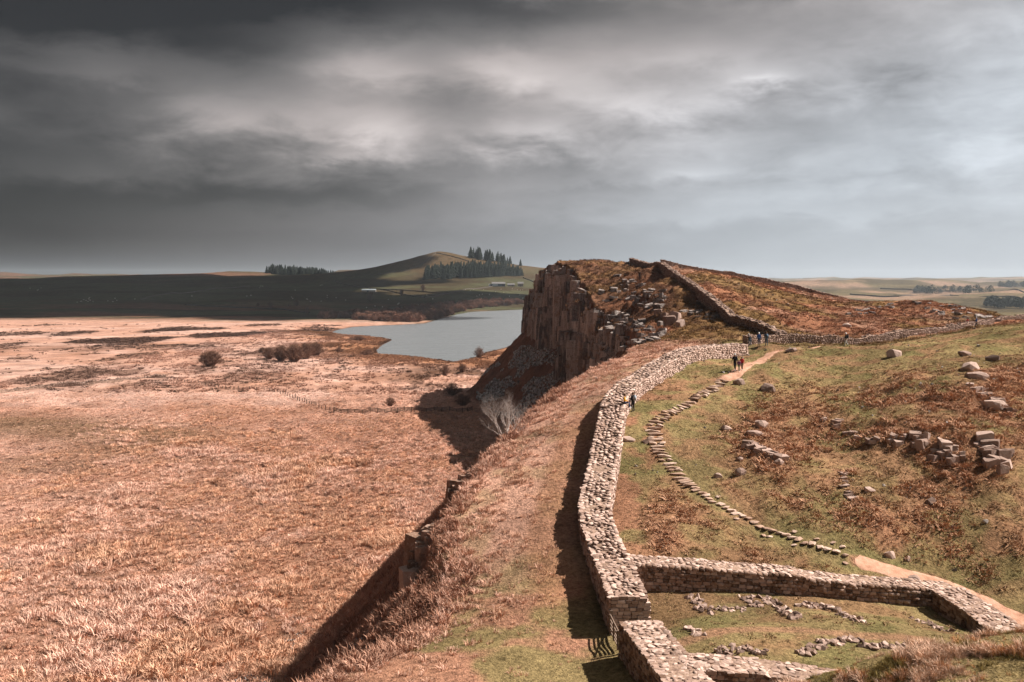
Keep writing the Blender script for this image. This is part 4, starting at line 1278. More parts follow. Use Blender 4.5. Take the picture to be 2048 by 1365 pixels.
# valley tussocks
def mixc(f, a_, b_):
    f = np.clip(f, 0, 1)[:, None]
    return np.array([a_]) * (1 - f) + np.array([b_]) * f
x, y = pick(150000, -190, 6, 86, 330)
tz = tussock_zone(x, y)
clump = fbm(x / 3.4, y / 5.0, 501, 3)
ok = inview(x, y) & (above_valley(x, y) < 0.3) & (rng.random(len(x)) < (0.10 + 0.9 * tz) * (0.26 + 0.85 * sstep(0.40, 0.57, clump)) * np.interp(y, [86, 150, 330], [1, .9, .5]))
x, y, tz, clump = x[ok], y[ok], tz[ok], clump[ok]
big = fbm(x / 14, y / 22, 502, 3)
hh = (0.32 + 0.62 * rng.random(len(x)) ** 1.3) * (0.35 + 0.65 * tz) * (0.8 + .6 * sstep(.42, .6, big))
c = mixc(sstep(.36, .6, fbm(x / 8, y / 12, 504, 3)), (.72, .45, .345), (.64, .37, .245)) * (0.72 + 0.5 * rng.random(len(x)))[:, None]
lay("valley_grass", "pale straw tussock grass covering the valley floor", x, y, hh * 1.35, hh, c, T_BIG, 0.2)
print("valley tussocks", len(x))
# short sward between the tussocks
x, y = pick(200000, -190, 6, 86, 330)
ok = inview(x, y) & (above_valley(x, y) < 0.3) & (rng.random(len(x)) < np.interp(y, [86, 180, 330], [1, .8, .35]) * (.35 + .65 * sstep(.36, .56, fbm(x / 2.2, y / 3.0, 512, 3))))
x, y = x[ok], y[ok]
hh = .12 + .16 * rng.random(len(x))
lay("valley_sward", "short matted straw between the tussocks of the valley floor", x, y, hh * 2.6, hh, colour(x, y, 1.45) * (.7 + .6 * rng.random(len(x)))[:, None], T_TURF, 0.2)
print("sward", len(x))
# steep northern flank
x, y = pick(30000, -26, 8, 50, 140)
xe = edge_x(y)
ok = inview(x, y) & (x < xe + 1.5) & (above_valley(x, y) > -.2) & (rng.random(len(x)) < 0.2 + 0.9 * sstep(.4, .6, fbm(x / 3, y / 3, 503, 3)))
x, y = x[ok], y[ok]
hh = 0.22 + 0.42 * rng.random(len(x)) ** 1.5
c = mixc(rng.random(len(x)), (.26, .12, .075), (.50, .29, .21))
lay("flank_grass", "long brown grass hanging down the steep bank below the wall", x, y, hh * 1.7, hh, c, T_MID, 0.8)
# straw bank between wall and edge
x, y = pick(70000, -14, 24, 46, 140)
xe = edge_x(y); wx = np.interp(y, [p[1] for p in WALL_TOP], [p[0] for p in WALL_TOP])
close = np.clip((x - xe) / np.maximum(wx - 2.2 - xe, .5), 0, 1)          # 0 at the edge, 1 at the wall
ok = inview(x, y) & (x > xe - .5) & (x < wx - 2.4) & (rng.random(len(x)) < (1.05 - close) * (0.06 + 0.85 * sstep(.44, .60, fbm(x / 1.1, y / 1.1, 505, 3))) * np.interp(y, [46, 58, 70], [.22, .40, 1]))
x, y = x[ok], y[ok]; close = close[ok]
hh = (0.15 + 0.26 * rng.random(len(x)) ** 1.6) * (1.2 - .65 * close)
c = mixc(rng.random(len(x)) * .7 + .5 * close, (.74, .47, .37), (.46, .25, .155))
lay("bank_grass", "pinkish straw tufts on the bank between wall and crag edge", x, y, hh * 1.6, hh, c, T_MID, 0.7)
print("bank tufts", len(x))
# turf and bracken right of the wall
x, y = pick(110000, 4, 70, 46, 135)
wx = np.interp(y, [p[1] for p in WALL_TOP], [p[0] for p in WALL_TOP])
ok = inview(x, y) & (x > wx + 1.3)
for pts, wd in ((WORN, 1.0), (WORN2, .7), (WORN3, .9), ([(p.x, p.y) for p in PA], .9), ([(p.x, p.y) for p in PB], .6), ([(p.x, p.y) for p in EW], 1.3), ([(p.x, p.y) for p in SW], 1.3), ([(p.x, p.y) for p in WW], 1.25), (MILE_WORN, .9)):
    ok &= dpoly(x, y, pts) > wd * .9
x, y = x[ok], y[ok]
br = bracken_mask(x, y)
inner = (x < 29) & (y < 63.5)
sel = rng.random(len(x)) < np.where(inner, .12, 0.10 + 0.6 * br) * (.35 + .8 * sstep(.4, .58, fbm(x / 1.1, y / 1.1, 506, 2)))
x, y, br = x[sel], y[sel], br[sel]
hh = (0.05 + 0.08 * rng.random(len(x))) * (1 + 0.9 * br) * (0.7 + .6 * rng.random(len(x)))
q = rng.random(len(x))
c = mixc(q, (.21, .155, .065), (.36, .21, .125)) * (1 - br[:, None]) + mixc(q, (.33, .165, .09), (.54, .31, .20)) * br[:, None]
lay("hillside_grass", "short green turf and rusty bracken tufts on the hillside", x, y, hh * 2.8, hh, c, T_TURF, 0.9)
print("hillside tufts", len(x))
# moor grass on the saddle and the crag
x, y = pick(70000, 5, 115, 134, 310)
ok = inview(x, y) & (x > edge_x(y) + .5) & (rng.random(len(x)) < .25 + .7 * sstep(.4, .6, fbm(x / 3, y / 3, 507, 3)))
for pts, wd in ((CW, 1.0), (RW, .9), (SKW, .9)):
    ok &= dpoly(x, y, [p[:2] for p in pts]) > wd
x, y = x[ok], y[ok]
hh = 0.18 + 0.30 * rng.random(len(x)) ** 1.6
lay("moor_grass", "orange moor grass covering the saddle and crag slopes", x, y, hh * 2.0, hh, colour(x, y, 1.1) * (.7 + .6 * rng.random(len(x)))[:, None], T_MID, 0.6)
print("moor tufts", len(x))
# grassy ledges on the crag
lx, ly, lz, lr = (np.array(q) for q in zip(*ledges))
rep = 5
lx = np.repeat(lx, rep) + rng.normal(0, .5, len(lx) * rep) * np.repeat(lr, rep) * .8; ly = np.repeat(ly, rep) + rng.normal(0, .5, len(lx)) * np.repeat(lr, rep) * .8
lz = np.repeat(lz, rep)
n = len(lx); hh = .3 + .5 * rng.random(n)
scatter("ledge_grass", "rusty grass and heather growing on the crag ledges", np.stack([lx, ly, lz - .05], -1), np.stack([hh * 1.8, hh * 1.8, hh], -1), np.stack([rng.normal(0, .3, n), rng.normal(0, .3, n), rng.uniform(0, 6, n)], -1),
        rng.integers(0, 5, n), mixc(rng.random(n), (.13, .065, .035), (.24, .125, .06)), T_MID)
# long grass on the near bank
x, y = pick(30000, 8, 40, 33, 47)
patch = fbm(x / 1.6, y / 1.6, 509, 3)
ok = inview(x, y) & (rng.random(len(x)) < .15 + .85 * sstep(.40, .60, patch))
ok &= dpoly(x, y, [(p.x, p.y) for p in WW]) > 1.2
x, y, patch = x[ok], y[ok], patch[ok]
m_ = fbm(x / 1.5, y / 1.5, 511, 3) - .03 + rng.normal(0, .05, len(x))
c = np.where((m_ < .50)[:, None], np.array([[.29, .22, .085]]), np.where((m_ < .57)[:, None], np.array([[.50, .24, .11]]), np.array([[.60, .40, .29]]))) * (.7 + .6 * rng.random(len(x)))[:, None]
hh = (0.10 + 0.26 * rng.random(len(x)) ** 1.8) * (0.55 + .6 * sstep(.47, .62, m_)) * (.6 + .8 * sstep(.45, .65, patch))
lay("bank_long_grass", "long green and russet grass on the near bank at bottom right", x, y, hh * 1.9, hh, c, T_FINE, 0.5)
print("near bank tufts", len(x))
# heather clumps on the flat moor before the lough
x, y = pick(26000, -420, -30, 330, 860)
m_ = fbm(x / 26, y / 70, 63, 4); m2 = fbm(x / 12, y / 34, 64, 4)
ok = inview(x, y) & (sd_poly(x, y, LAKE) > 3) & (rng.random(len(x)) < .85 * sstep(.53, .60, m_) * sstep(520, 600, y) + .5 * sstep(.54, .63, m2) * sstep(560, 480, y) + .02)
x, y = x[ok], y[ok]
hh = .35 + .45 * rng.random(len(x))
lay("heather", "dark heather clumps in streaks across the pale moor", x, y, hh * 3.5, hh, mixc(rng.random(len(x)), (.045, .026, .02), (.13, .068, .045)), T_BIG, 0.0)
print("heather", len(x))
# reeds and rush beds by the lough
x, y = pick(60000, -190, 0, 330, 760)
sd = sd_poly(x, y, LAKE)
m_ = fbm(x / 12, y / 26, 515, 4)
ok = inview(x, y) & (sd > .6) & (above_valley(x, y) < 0) & (rng.random(len(x)) < .05 + .9 * sstep(60, 6, sd) * sstep(.40, .56, m_) + .4 * sstep(.54, .64, m_))
x, y = x[ok], y[ok]
hh = 0.4 + 0.6 * rng.random(len(x))
lay("reeds", "tawny reed beds along the marshy lake shore", x, y, hh * 2.2, hh, colour(x, y, .95), T_BIG, 0.0)
print("reeds", len(x))
# ------------------------------------------------------------------ trees and shrubs
def tube(V, Fc, p0, p1, r0, r1, n=5):
    d = (p1 - p0)
    if d.length < 1e-5: return
    d.normalize()
    a = d.orthogonal().normalized(); b = d.cross(a)
    o = len(V)
    for p, r in ((p0, r0), (p1, r1)):
        for i in range(n):
            t = 6.2832 * i / n
            V.append(tuple(p + (a * math.cos(t) + b * math.sin(t)) * r))
    for i in range(n):
        j = (i + 1) % n
        Fc.append((o + i, o + j, o + n + j, o + n + i))
def grow(rnd, V, Fc, TV, TF, p, d, L, r, depth, maxd, up=0.1, spread=0.6):
    """recursive limb: thick limbs go into V/Fc, twigs into TV/TF"""
    segs = 3
    for i in range(segs):
        q = p + d * (L / segs)
        r2 = r * (0.86 if i < segs - 1 else 0.75)
        if depth < 2: tube(V, Fc, p, q, r, r2, 6)
        else: tube(TV, TF, p, q, r, r2, 4 if depth < maxd - 1 else 3)
        p, r = q, r2
        d = (d + Vector((rnd.uniform(-1, 1), rnd.uniform(-1, 1), rnd.uniform(-.5, 1) * .6 + up)) * .22).normalized()
        if depth < maxd and i < segs - 1 and rnd.random() < .75:
            nd = (d + Vector((rnd.uniform(-1, 1), rnd.uniform(-1, 1), rnd.uniform(-.3, .6))) * spread * 1.3).normalized()
            grow(rnd, V, Fc, TV, TF, p, nd, L * rnd.uniform(.5, .75), r * .6, depth + 1, maxd, up, spread)
    if depth < maxd:
        for j in range(2 if rnd.random() < .8 else 3):
            nd = (d + Vector((rnd.uniform(-1, 1), rnd.uniform(-1, 1), rnd.uniform(-.4, .7))) * spread).normalized()
            grow(rnd, V, Fc, TV, TF, p, nd, L * rnd.uniform(.62, .85), r * .72, depth + 1, maxd, up, spread)
M_PALEBARK = plain("pale_lichen_bark", (0.50, 0.42, 0.38), 0.95, 0.3, 5.0)
M_BARK = plain("brown_bark", (0.10, 0.062, 0.045), 0.95, 0.3, 5.0)
M_TWIG = plain("willow_twig", (0.17, 0.088, 0.058), 0.95, 0.3, 0.6)
M_TWIG2 = plain("hawthorn_twig", (0.11, 0.06, 0.042), 0.95, 0.3, 0.6)

def bare_tree(loc, height_m, stems, seed, label, bark, maxd=5, spread=0.7, stem_len=.34, name="bare_tree", lean=(0, 0), group=None, base_r=.028):
    rnd = random.Random(seed)
    root = empty(name, loc); tag(root, label, "tree", group)
    V, Fc, TV, TF = [], [], [], []
    for s_ in range(stems):
        a = 6.283 * s_ / stems + rnd.uniform(-.4, .4)
        d = Vector((math.cos(a) * .75 + lean[0], math.sin(a) * .75 + lean[1], 1.0)).normalized()
        grow(rnd, V, Fc, TV, TF, Vector((math.cos(a) * .1, math.sin(a) * .1, -.25)), d, height_m * stem_len, height_m * base_r, 0, maxd, .10, spread)
    mesh_obj("trunk", V, Fc, bark, root)
    mesh_obj("crown", TV, TF, bark, root)
    return root
ty = 98.0; tx = float(edge_x(ty)) - 0.2
bare_tree((tx, ty, hz(tx + .5, ty) - .35), 6.0, 5, 5, "leafless pale-barked tree on the lip of the crag edge", M_PALEBARK, 5, .75, .27, lean=(-.10, 0), base_r=.016)

def shrub(loc, w_, h_, seed, label, mat=M_TWIG, stems=170, name="willow_shrub", group=None, category="shrub"):
    """dome of many thin leafless stems rising from one stool"""
    rnd = random.Random(seed)
    root = empty(name, loc); tag(root, label, category, group)
    V, Fc, TV, TF = [], [], [], []
    tk = max(0.035, w_ * .006)
    for i in range(stems):
        a = rnd.uniform(0, 6.283); el_ = rnd.uniform(.25, 1.5)
        e_ = Vector((math.cos(a) * math.cos(el_) * w_ * .5, math.sin(a) * math.cos(el_) * w_ * .5, math.sin(el_) * h_)) * rnd.uniform(.8, 1.0)
        b = Vector((math.cos(a) * w_ * .12 * rnd.random(), math.sin(a) * w_ * .12 * rnd.random(), -.1))
        m = b.lerp(e_, .5) + Vector((0, 0, h_ * .10))
        (tube(V, Fc, b, m, tk * 1.6, tk * 1.1, 3) if i % 6 == 0 else tube(TV, TF, b, m, tk * 1.2, tk, 3))
        tube(TV, TF, m, e_, tk, tk * .5, 3)
        for j in range(5):
            q = m.lerp(e_, rnd.uniform(.1, .9))
            t_ = q + Vector((rnd.uniform(-1, 1), rnd.uniform(-1, 1), rnd.uniform(-.1, 1))) * h_ * .20
            tube(TV, TF, q, t_, tk * .8, tk * .4, 3)
    mesh_obj("stems", V, Fc, mat, root); mesh_obj("crown", TV, TF, mat, root)
    return root
def vpt(u, v): 
    return hit(u, v, 300)
p = vpt(421, 733); shrub(p, 13.5, 7.0, 31, "round brown willow bush standing alone on the pale moor", stems=260)
G_W = "willow thicket on the moor"
for i, (u, v, w_, h_, lb) in enumerate([(538, 719, 9, 6.0, "low leftmost bush of the willow thicket"), (562, 722, 12, 7.5, "broad bush left of centre in the willow thicket"), (588, 724, 14, 8.6, "tallest darkest bush at the centre of the willow thicket"), (612, 718, 12, 8.0, "bush right of centre in the willow thicket"), (630, 713, 11, 7.6, "rightmost bush of the willow thicket"),
                                 (525, 706, 6, 3.0, "tiny bush just left of the willow thicket")]):
    shrub(vpt(u, v), w_, h_, 40 + i, lb, stems=190, group=G_W)
for i, (u, v, w_, h_, lb) in enumerate([(735, 712, 10, 3.5, "low bush on the reed spit beside the lake"), (678, 706, 8, 3.0, "small bush in the reeds left of the lake spit"), (715, 682, 16, 3.4, "spreading bush on the near lake shore"), (890, 752, 6, 4.5, "dark bush in the marsh near the foot of the scree"), (925, 745, 5, 4.0, "dark bush against the foot of the scree"),
                                       (958, 717, 7, 6, "bush at the top corner of the scree by the water"), (780, 815, 5, 2.6, "thin brown bush in the pale grass above the rail fence"), (905, 790, 8, 4.0, "brown bush in the shade above the fence end"), (925, 812, 7, 4.0, "brown bush where the fence meets the scree")]):
    shrub(vpt(u, v), w_, h_, 60 + i, lb, stems=110, group="bushes in the lakeside marsh")
# small field trees
for i, (u, v, hm, lb) in enumerate([(516, 614, 6, "low dark field tree, leftmost of the row below the pasture"), (541, 616, 9, "round dark field tree beside the long field wall"), (593, 613, 10, "tallest field tree of the row below the pasture"), (577, 614, 5, "small field tree just left of the tallest one"),
                                    (740, 602, 14, "bare tree below the sheepfold on the green hillside"), (614, 628, 8, "thin bare tree at the edge of the pale moor"), (803, 592, 11, "bare tree standing by the dark field corner"), (846, 582, 12, "bare tree in the middle of the green hillside")]):
    shrub(hit(u, v, 600), hm * 1.05, hm, 90 + i, lb, M_TWIG2, 90, "field_tree", "field trees below the far hillside", "tree")
# lakeside scrub: one unbroken belt
T_SCRUB = []
for i in range(4):
    rnd = random.Random(300 + i); V, Fc = [], []
    for j in range(90):
        a = rnd.uniform(0, 6.283); el_ = rnd.uniform(.15, 1.5); R_ = rnd.uniform(.75, 1.0)
        e_ = Vector((math.cos(a) * math.cos(el_) * .55, math.sin(a) * math.cos(el_) * .55, math.sin(el_))) * R_
        tube(V, Fc, Vector((e_.x * .3, e_.y * .3, 0)), e_, .03, .012, 3)
        for k_ in range(3):
            q = e_ * rnd.uniform(.5, 1); tube(V, Fc, q, q + Vector((rnd.uniform(-1, 1), rnd.uniform(-1, 1), rnd.uniform(0, 1))) * .16, .02, .008, 3)
    me = bpy.data.meshes.new("scrub"); me.from_pydata(V, [], Fc); me.materials.append(M_GRASS); T_SCRUB.append(me)
shore = [tri(758, 648, 0), tri(850, 645, 0), tri(905, 632, 0), tri(945, 622, 0), tri(1000, 618, 0), tri(1060, 614, 0)]
bx_, by_, bs = [], [], []
run_ = Run([(x, y, 0) for x, y in shore], 1)
for i in range(620):
    s_ = random.uniform(0, run_.len)
    wid = np.interp(s_ / run_.len, [0, .3, .7, 1], [50, 110, 60, 50])
    p_, a_, _ = run_.at(s_, 0)
    off = random.random() ** 1.3 * wid + 6
    q_, _, _ = run_.at(s_, -off)
    bx_.append(q_.x + random.uniform(-3, 3)); by_.append(q_.y + random.uniform(-3, 3)); bs.append(random.uniform(4, 8.5))
for i in range(60):
    u_, v_ = random.uniform(640, 695), random.uniform(632, 639)
    q_ = tri(u_, v_, 1); bx_.append(q_[0]); by_.append(q_[1]); bs.append(random.uniform(4, 7))
bx_, by_, bs = map(np.array, (bx_, by_, bs)); bz_ = height(bx_, by_); ok = bz_ > .1
bx_, by_, bz_, bs = bx_[ok], by_[ok], bz_[ok], bs[ok]; n = len(bx_)
scatter("lakeside_scrub", "belt of reddish brown leafless scrub along the far lake shore", np.stack([bx_, by_, bz_], -1), np.stack([bs * 1.5, bs * 1.5, bs], -1), np.stack([np.zeros(n), np.zeros(n), rng.uniform(0, 6, n)], -1), rng.integers(0, 4, n),
        mixc(rng.random(n), (.12, .06, .042), (.22, .115, .08)), T_SCRUB)

# ------------------------------------------------------------------ conifers
M_NEEDLE = plain("conifer_needles", (0.026, 0.034, 0.024), 0.95, 0.45, 0.35)
def conifer_mesh(seed, slim):
    rnd = random.Random(seed); V, Fc = [], []
    tiers = 11
    for t_ in range(tiers):
        f = t_ / tiers; z = .08 + .9 * f; r = slim * (1 - f) ** .8 * rnd.uniform(.85, 1.12) + .015
        nb = 9 if t_ < 6 else 6
        for b_ in range(nb):
            a = 6.283 * b_ / nb + rnd.uniform(-.3, .3) + t_
            rr = r * rnd.uniform(.7, 1.15); ww = .6 * rr + .02
            o = len(V)
            ca, sa = math.cos(a), math.sin(a)
            V += [(0, 0, z + .07), (ca * rr * .6 - sa * ww * .5, sa * rr * .6 + ca * ww * .5, z + .012), (ca * rr, sa * rr, z - .035), (ca * rr * .6 + sa * ww * .5, sa * rr * .6 - ca * ww * .5, z + .012), (ca * rr * .4, sa * rr * .4, z - .06)]
            Fc += [(o, o + 1, o + 2), (o, o + 2, o + 3), (o + 1, o + 4, o + 2), (o + 3, o + 2, o + 4)]
    o = len(V)
    V += [(.012, 0, .9), (-.006, .01, .9), (-.006, -.01, .9), (0, 0, 1.03)]; Fc += [(o, o + 1, o + 3), (o + 1, o + 2, o + 3), (o + 2, o, o + 3)]
    cm = bpy.data.meshes.new("crown"); cm.from_pydata(V, [], Fc); cm.materials.append(M_NEEDLE)
    TV, TF = [], []
    tube(TV, TF, Vector((0, 0, -.03)), Vector((0, 0, .5)), .018, .009, 5)
    tm = bpy.data.meshes.new("trunk"); tm.from_pydata(TV, [], TF); tm.materials.append(M_BARK)
    return cm, tm
CON = [conifer_mesh(900 + i, sl) for i, sl in enumerate((.26, .30, .23, .33))]
def conifer(p, h_, label, group):
    cm, tm = random.choice(CON)
    root = empty("conifer_tree", p, random.uniform(0, 6)); tag(root, label, "tree", group)
    sc = Vector((h_ * random.uniform(.9, 1.15), h_ * random.uniform(.9, 1.15), h_))
    for nm, me in (("crown", cm), ("trunk", tm)):
        o = bpy.data.objects.new(nm, me); o.scale = sc; link(o, root)
# shelter belt on the left skyline
for i in range(84):
    u = 533 + (684 - 533) * ((i % 42) + random.random() * .8) / 42; d = random.choice((2560, 2600, 2640)) + random.uniform(-15, 15)
    x = (u - 1024) / FPX * d
    hm = np.interp(u, [530, 545, 600, 640, 686], [17, 25, 25, 20, 10]) * random.uniform(.88, 1.08)
    conifer((x, d, hz(x, d) - .3), hm, "dark conifer in the dense shelter belt on the left skyline", "conifers of the skyline shelter belt")
# lower plantation on the hill
for i in range(110):
    u = 851 + 195 * ((i * 0.618034) % 1.0); lo = np.interp(u, [850, 900, 950, 1000, 1046], [560, 559, 556, 553, 553])
    v = lo - random.random() ** 1.2 * np.interp(u, [850, 870, 930, 1000, 1046], [4, 10, 14, 12, 4])
    p = hit(u, v, 1500)
    conifer((p.x, p.y, p.z - .3), random.uniform(24, 31) * np.interp(u, [1000, 1046], [1, .6]), "dark conifer in the dense plantation above the farm", "conifers of the plantation above the farm")
# open wood on the hilltop
for i in range(34):
    u = random.uniform(934, 1042); d = random.uniform(2330, 2370); x = (u - 1024) / FPX * d
    hm = np.interp(u, [934, 945, 990, 1042], [24, 30, 26, 17]) * random.uniform(.8, 1.1)
    conifer((x, d, hz(x, d) - .3), hm, "conifer in the open wood on the hilltop against the sky", "conifers of the hilltop wood")
# ------------------------------------------------------------------ box and bar helpers
def bar(name, p0, p1, w_, h_, mat, parent, jit=0.0):
    """squared timber from p0 to p1 (world), a child of parent"""
    base = Vector(parent.location) if parent else Vector()
    p0 = Vector(p0) - base; p1 = Vector(p1) - base
    d = (p1 - p0).normalized()
    up = Vector((0, 0, 1)) if abs(d.z) < .9 else Vector((1, 0, 0))
    a = d.cross(up).normalized() * w_ / 2; b = a.cross(d).normalized() * h_ / 2
    V = []
    for p in (p0, p1):
        for sx, sy in ((-1, -1), (1, -1), (1, 1), (-1, 1)):
            V.append(tuple(p + a * sx * random.uniform(1 - jit, 1 + jit) + b * sy * random.uniform(1 - jit, 1 + jit)))
    return mesh_obj(name, V, [(0, 1, 2, 3), (7, 6, 5, 4), (0, 4, 5, 1), (1, 5, 6, 2), (2, 6, 7, 3), (3, 7, 4, 0)], mat, parent)
M_TIMBER = plain("weathered_timber", (0.24, 0.17, 0.13), 0.9, 0.35, 9.0)
M_DARKWOOD = plain("dark_fence_timber", (0.10, 0.065, 0.048), 0.95, 0.35, 3.0)

# ------------------------------------------------------------------ field gate in the gateway
ga = Vector((5.62, 56.75, 0)); gb = Vector((5.80, 53.55, 0))
ga.z = hz(ga.x, ga.y); gb.z = hz(gb.x, gb.y)
gate = empty("wooden_gate", ga); tag(gate, "weathered wooden field gate closing the gap in the stone wall", "gate")
for p in (ga, gb):
    bar("post", p + Vector((0, 0, -.4)), p + Vector((0, 0, 1.35)), .16, .16, M_TIMBER, gate, .1)
gi_ = ga.lerp(gb, .06); gj_ = ga.lerp(gb, .94)
for i, z in enumerate((.22, .42, .62, .84, 1.12)):
    bar("rail", gi_ + Vector((-.06, 0, z)), gj_ + Vector((-.06, 0, z)), .045, .09, M_TIMBER, gate, .08)
for f in (.06, .5, .94):
    q = ga.lerp(gb, f); bar("stile", q + Vector((-.11, 0, .15)), q + Vector((-.11, 0, 1.18)), .05, .09, M_TIMBER, gate, .08)
bar("brace", ga.lerp(gb, .08) + Vector((-.15, 0, .22)), ga.lerp(gb, .92) + Vector((-.15, 0, 1.08)), .04, .08, M_TIMBER, gate, .08)

# ------------------------------------------------------------------ fences on the valley floor
def fence(name, uvs, spacing, label, rails=(), ph=1.35, pw=.18, wires=()):
    pts = [hit(u, v, 200) for u, v in uvs]
    r = Run([(p.x, p.y, p.z) for p in pts], .1)
    root = empty(name, pts[0]); tag(root, label, "fence", None, "thing")
    n = int(r.len / spacing); last = None
    for i in range(n + 1):
        p, a, _ = r.at(r.len * i / n, random.uniform(-.1, .1)); z = hz(p.x, p.y)
        q = Vector((p.x, p.y, z))
        bar("post", q + Vector((0, 0, -.3)), q + Vector((random.uniform(-.08, .08), random.uniform(-.08, .08), ph * random.uniform(.88, 1.08))), pw, pw, M_DARKWOOD, root, .1)
        if last is not None:
            for z_ in rails: bar("rail", last + Vector((0, -.08, z_)), q + Vector((0, -.08, z_ + random.uniform(-.03, .03))), .07, .19, M_DARKWOOD, root, .08)
            for z_ in wires: bar("wire", last + Vector((0, 0, z_)), q + Vector((0, 0, z_)), .02, .02, M_DARKWOOD, root)
        last = q
    return root
fence("rail_fence", [(668, 824), (740, 825), (820, 824), (900, 823), (945, 822)], 2.1, "dark post and rail fence running towards the foot of the scree", (.45, .80, 1.15))
fence("wire_fence", [(335, 761), (400, 769), (480, 780), (545, 785), (600, 803), (640, 817), (668, 824)], 2.6, "dark wire fence curving down across the pale grass to the rail fence", (), 1.3, .17, (.5, 1.0))
fence("wire_fence", [(455, 736), (520, 731), (580, 729), (640, 722)], 3.2, "row of thin fence posts in front of the willow thicket", (), 1.3, .12, (1.0,))

# tumbled wall across the moor at left
TW = [hit(u, v, 250) for u, v in [(-60, 796), (0, 787), (90, 776), (190, 767), (270, 760), (330, 755)]]
build_wall("tumbled_wall", Run(zwall([(p.x, p.y) for p in TW], .9), .9), "low tumbled line of grey stones crossing the moor at far left", None, 0, .32, (.4, .9), .62, V_DRY, V_DRY, M_DRY, rough=.3, captop=.3, max_drop=1.4, category="stone wall")

# ------------------------------------------------------------------ far hillside: field walls, barn, farm, sheep
M_FARWALL = plain("far_field_wall", (0.075, 0.06, 0.05), 1.0, 0.3, 0.2)
def far_wall(uvs, label, h_=1.7, t_=.9, dmin=700):
    pts = [hit(u, v, dmin) for u, v in uvs]
    r = Run([(p.x, p.y, p.z) for p in pts], 1, True)
    n = max(4, int(r.len / 12)); root_p = pts[0]
    V, Fc = [], []
    for i in range(n + 1):
        s_ = r.len * i / n
        for l, top in ((-t_ / 2, 0), (-t_ / 2 * .7, 1), (t_ / 2 * .7, 1), (t_ / 2, 0)):
            p, a, _ = r.at(s_, l); z = hz(p.x, p.y)
            V.append((p.x, p.y, z + (h_ * random.uniform(.85, 1.1) if top else -.6)))
        if i:
            b = 4 * (i - 1)
            for j in range(3): Fc.append((b + j, b + j + 1, b + j + 5, b + j + 4))
    Fc.append((3, 2, 1, 0)); e_ = 4 * n; Fc.append((e_, e_ + 1, e_ + 2, e_ + 3))
    o = mesh_obj("field_wall", V, Fc, M_FARWALL); tag(o, label, "wall", "stone walls of the far hillside", "thing")
for uvs, lb in [([(665, 562), (700, 572), (740, 578), (765, 580), (800, 588), (850, 597)], "field wall slanting down from the shelter belt past the sheepfold"),
                ([(850, 597), (895, 588), (930, 580), (985, 574)], "field wall rising from the hillside corner to the farm"),
                ([(765, 580), (830, 583), (893, 588)], "short field wall across the top of the dark corner field"),
                ([(370, 611), (440, 614), (520, 618), (560, 620), (620, 627)], "long dark field wall along the bottom of the pasture"),
                ([(690, 552), (760, 549), (815, 541), (840, 532), (872, 507)], "field wall climbing the flank of the pointed hill"),
                ([(872, 507), (920, 518), (938, 524)], "field wall running from the pointed summit to the hilltop wood"),
                ([(1046, 556), (1062, 562), (1090, 575)], "field wall right of the plantation going down behind the crag"),
                ([(280, 600), (360, 588), (430, 578), (500, 573)], "faint field wall crossing the left pasture")]:
    far_wall(uvs, lb)
M_BARNWALL = plain("barn_cladding", (0.10, 0.125, 0.15), 0.8, 0.2, 0.4)
M_BARNPALE = plain("barn_pale_sheet", (0.42, 0.47, 0.50), 0.7, 0.2, 0.4)
M_HOUSE = plain("farm_rubble_wall", (0.30, 0.25, 0.215), 0.95, 0.3, 0.5)
M_SLATE = plain("slate_roof", (0.16, 0.15, 0.15), 0.85, 0.25, 0.5)
M_DARKGLASS = plain("dark_opening", (0.02, 0.02, 0.024), 0.4, 0.1, 1.0, .5)
def box(name, x0, x1, y0, y1, z0, z1, mat, parent):
    V = [(x, y, z) for x in (x0, x1) for y in (y0, y1) for z in (z0, z1)]
    return mesh_obj(name, V, [(0, 1, 3, 2), (4, 6, 7, 5), (0, 4, 5, 1), (2, 3, 7, 6), (0, 2, 6, 4), (1, 5, 7, 3)], mat, parent)
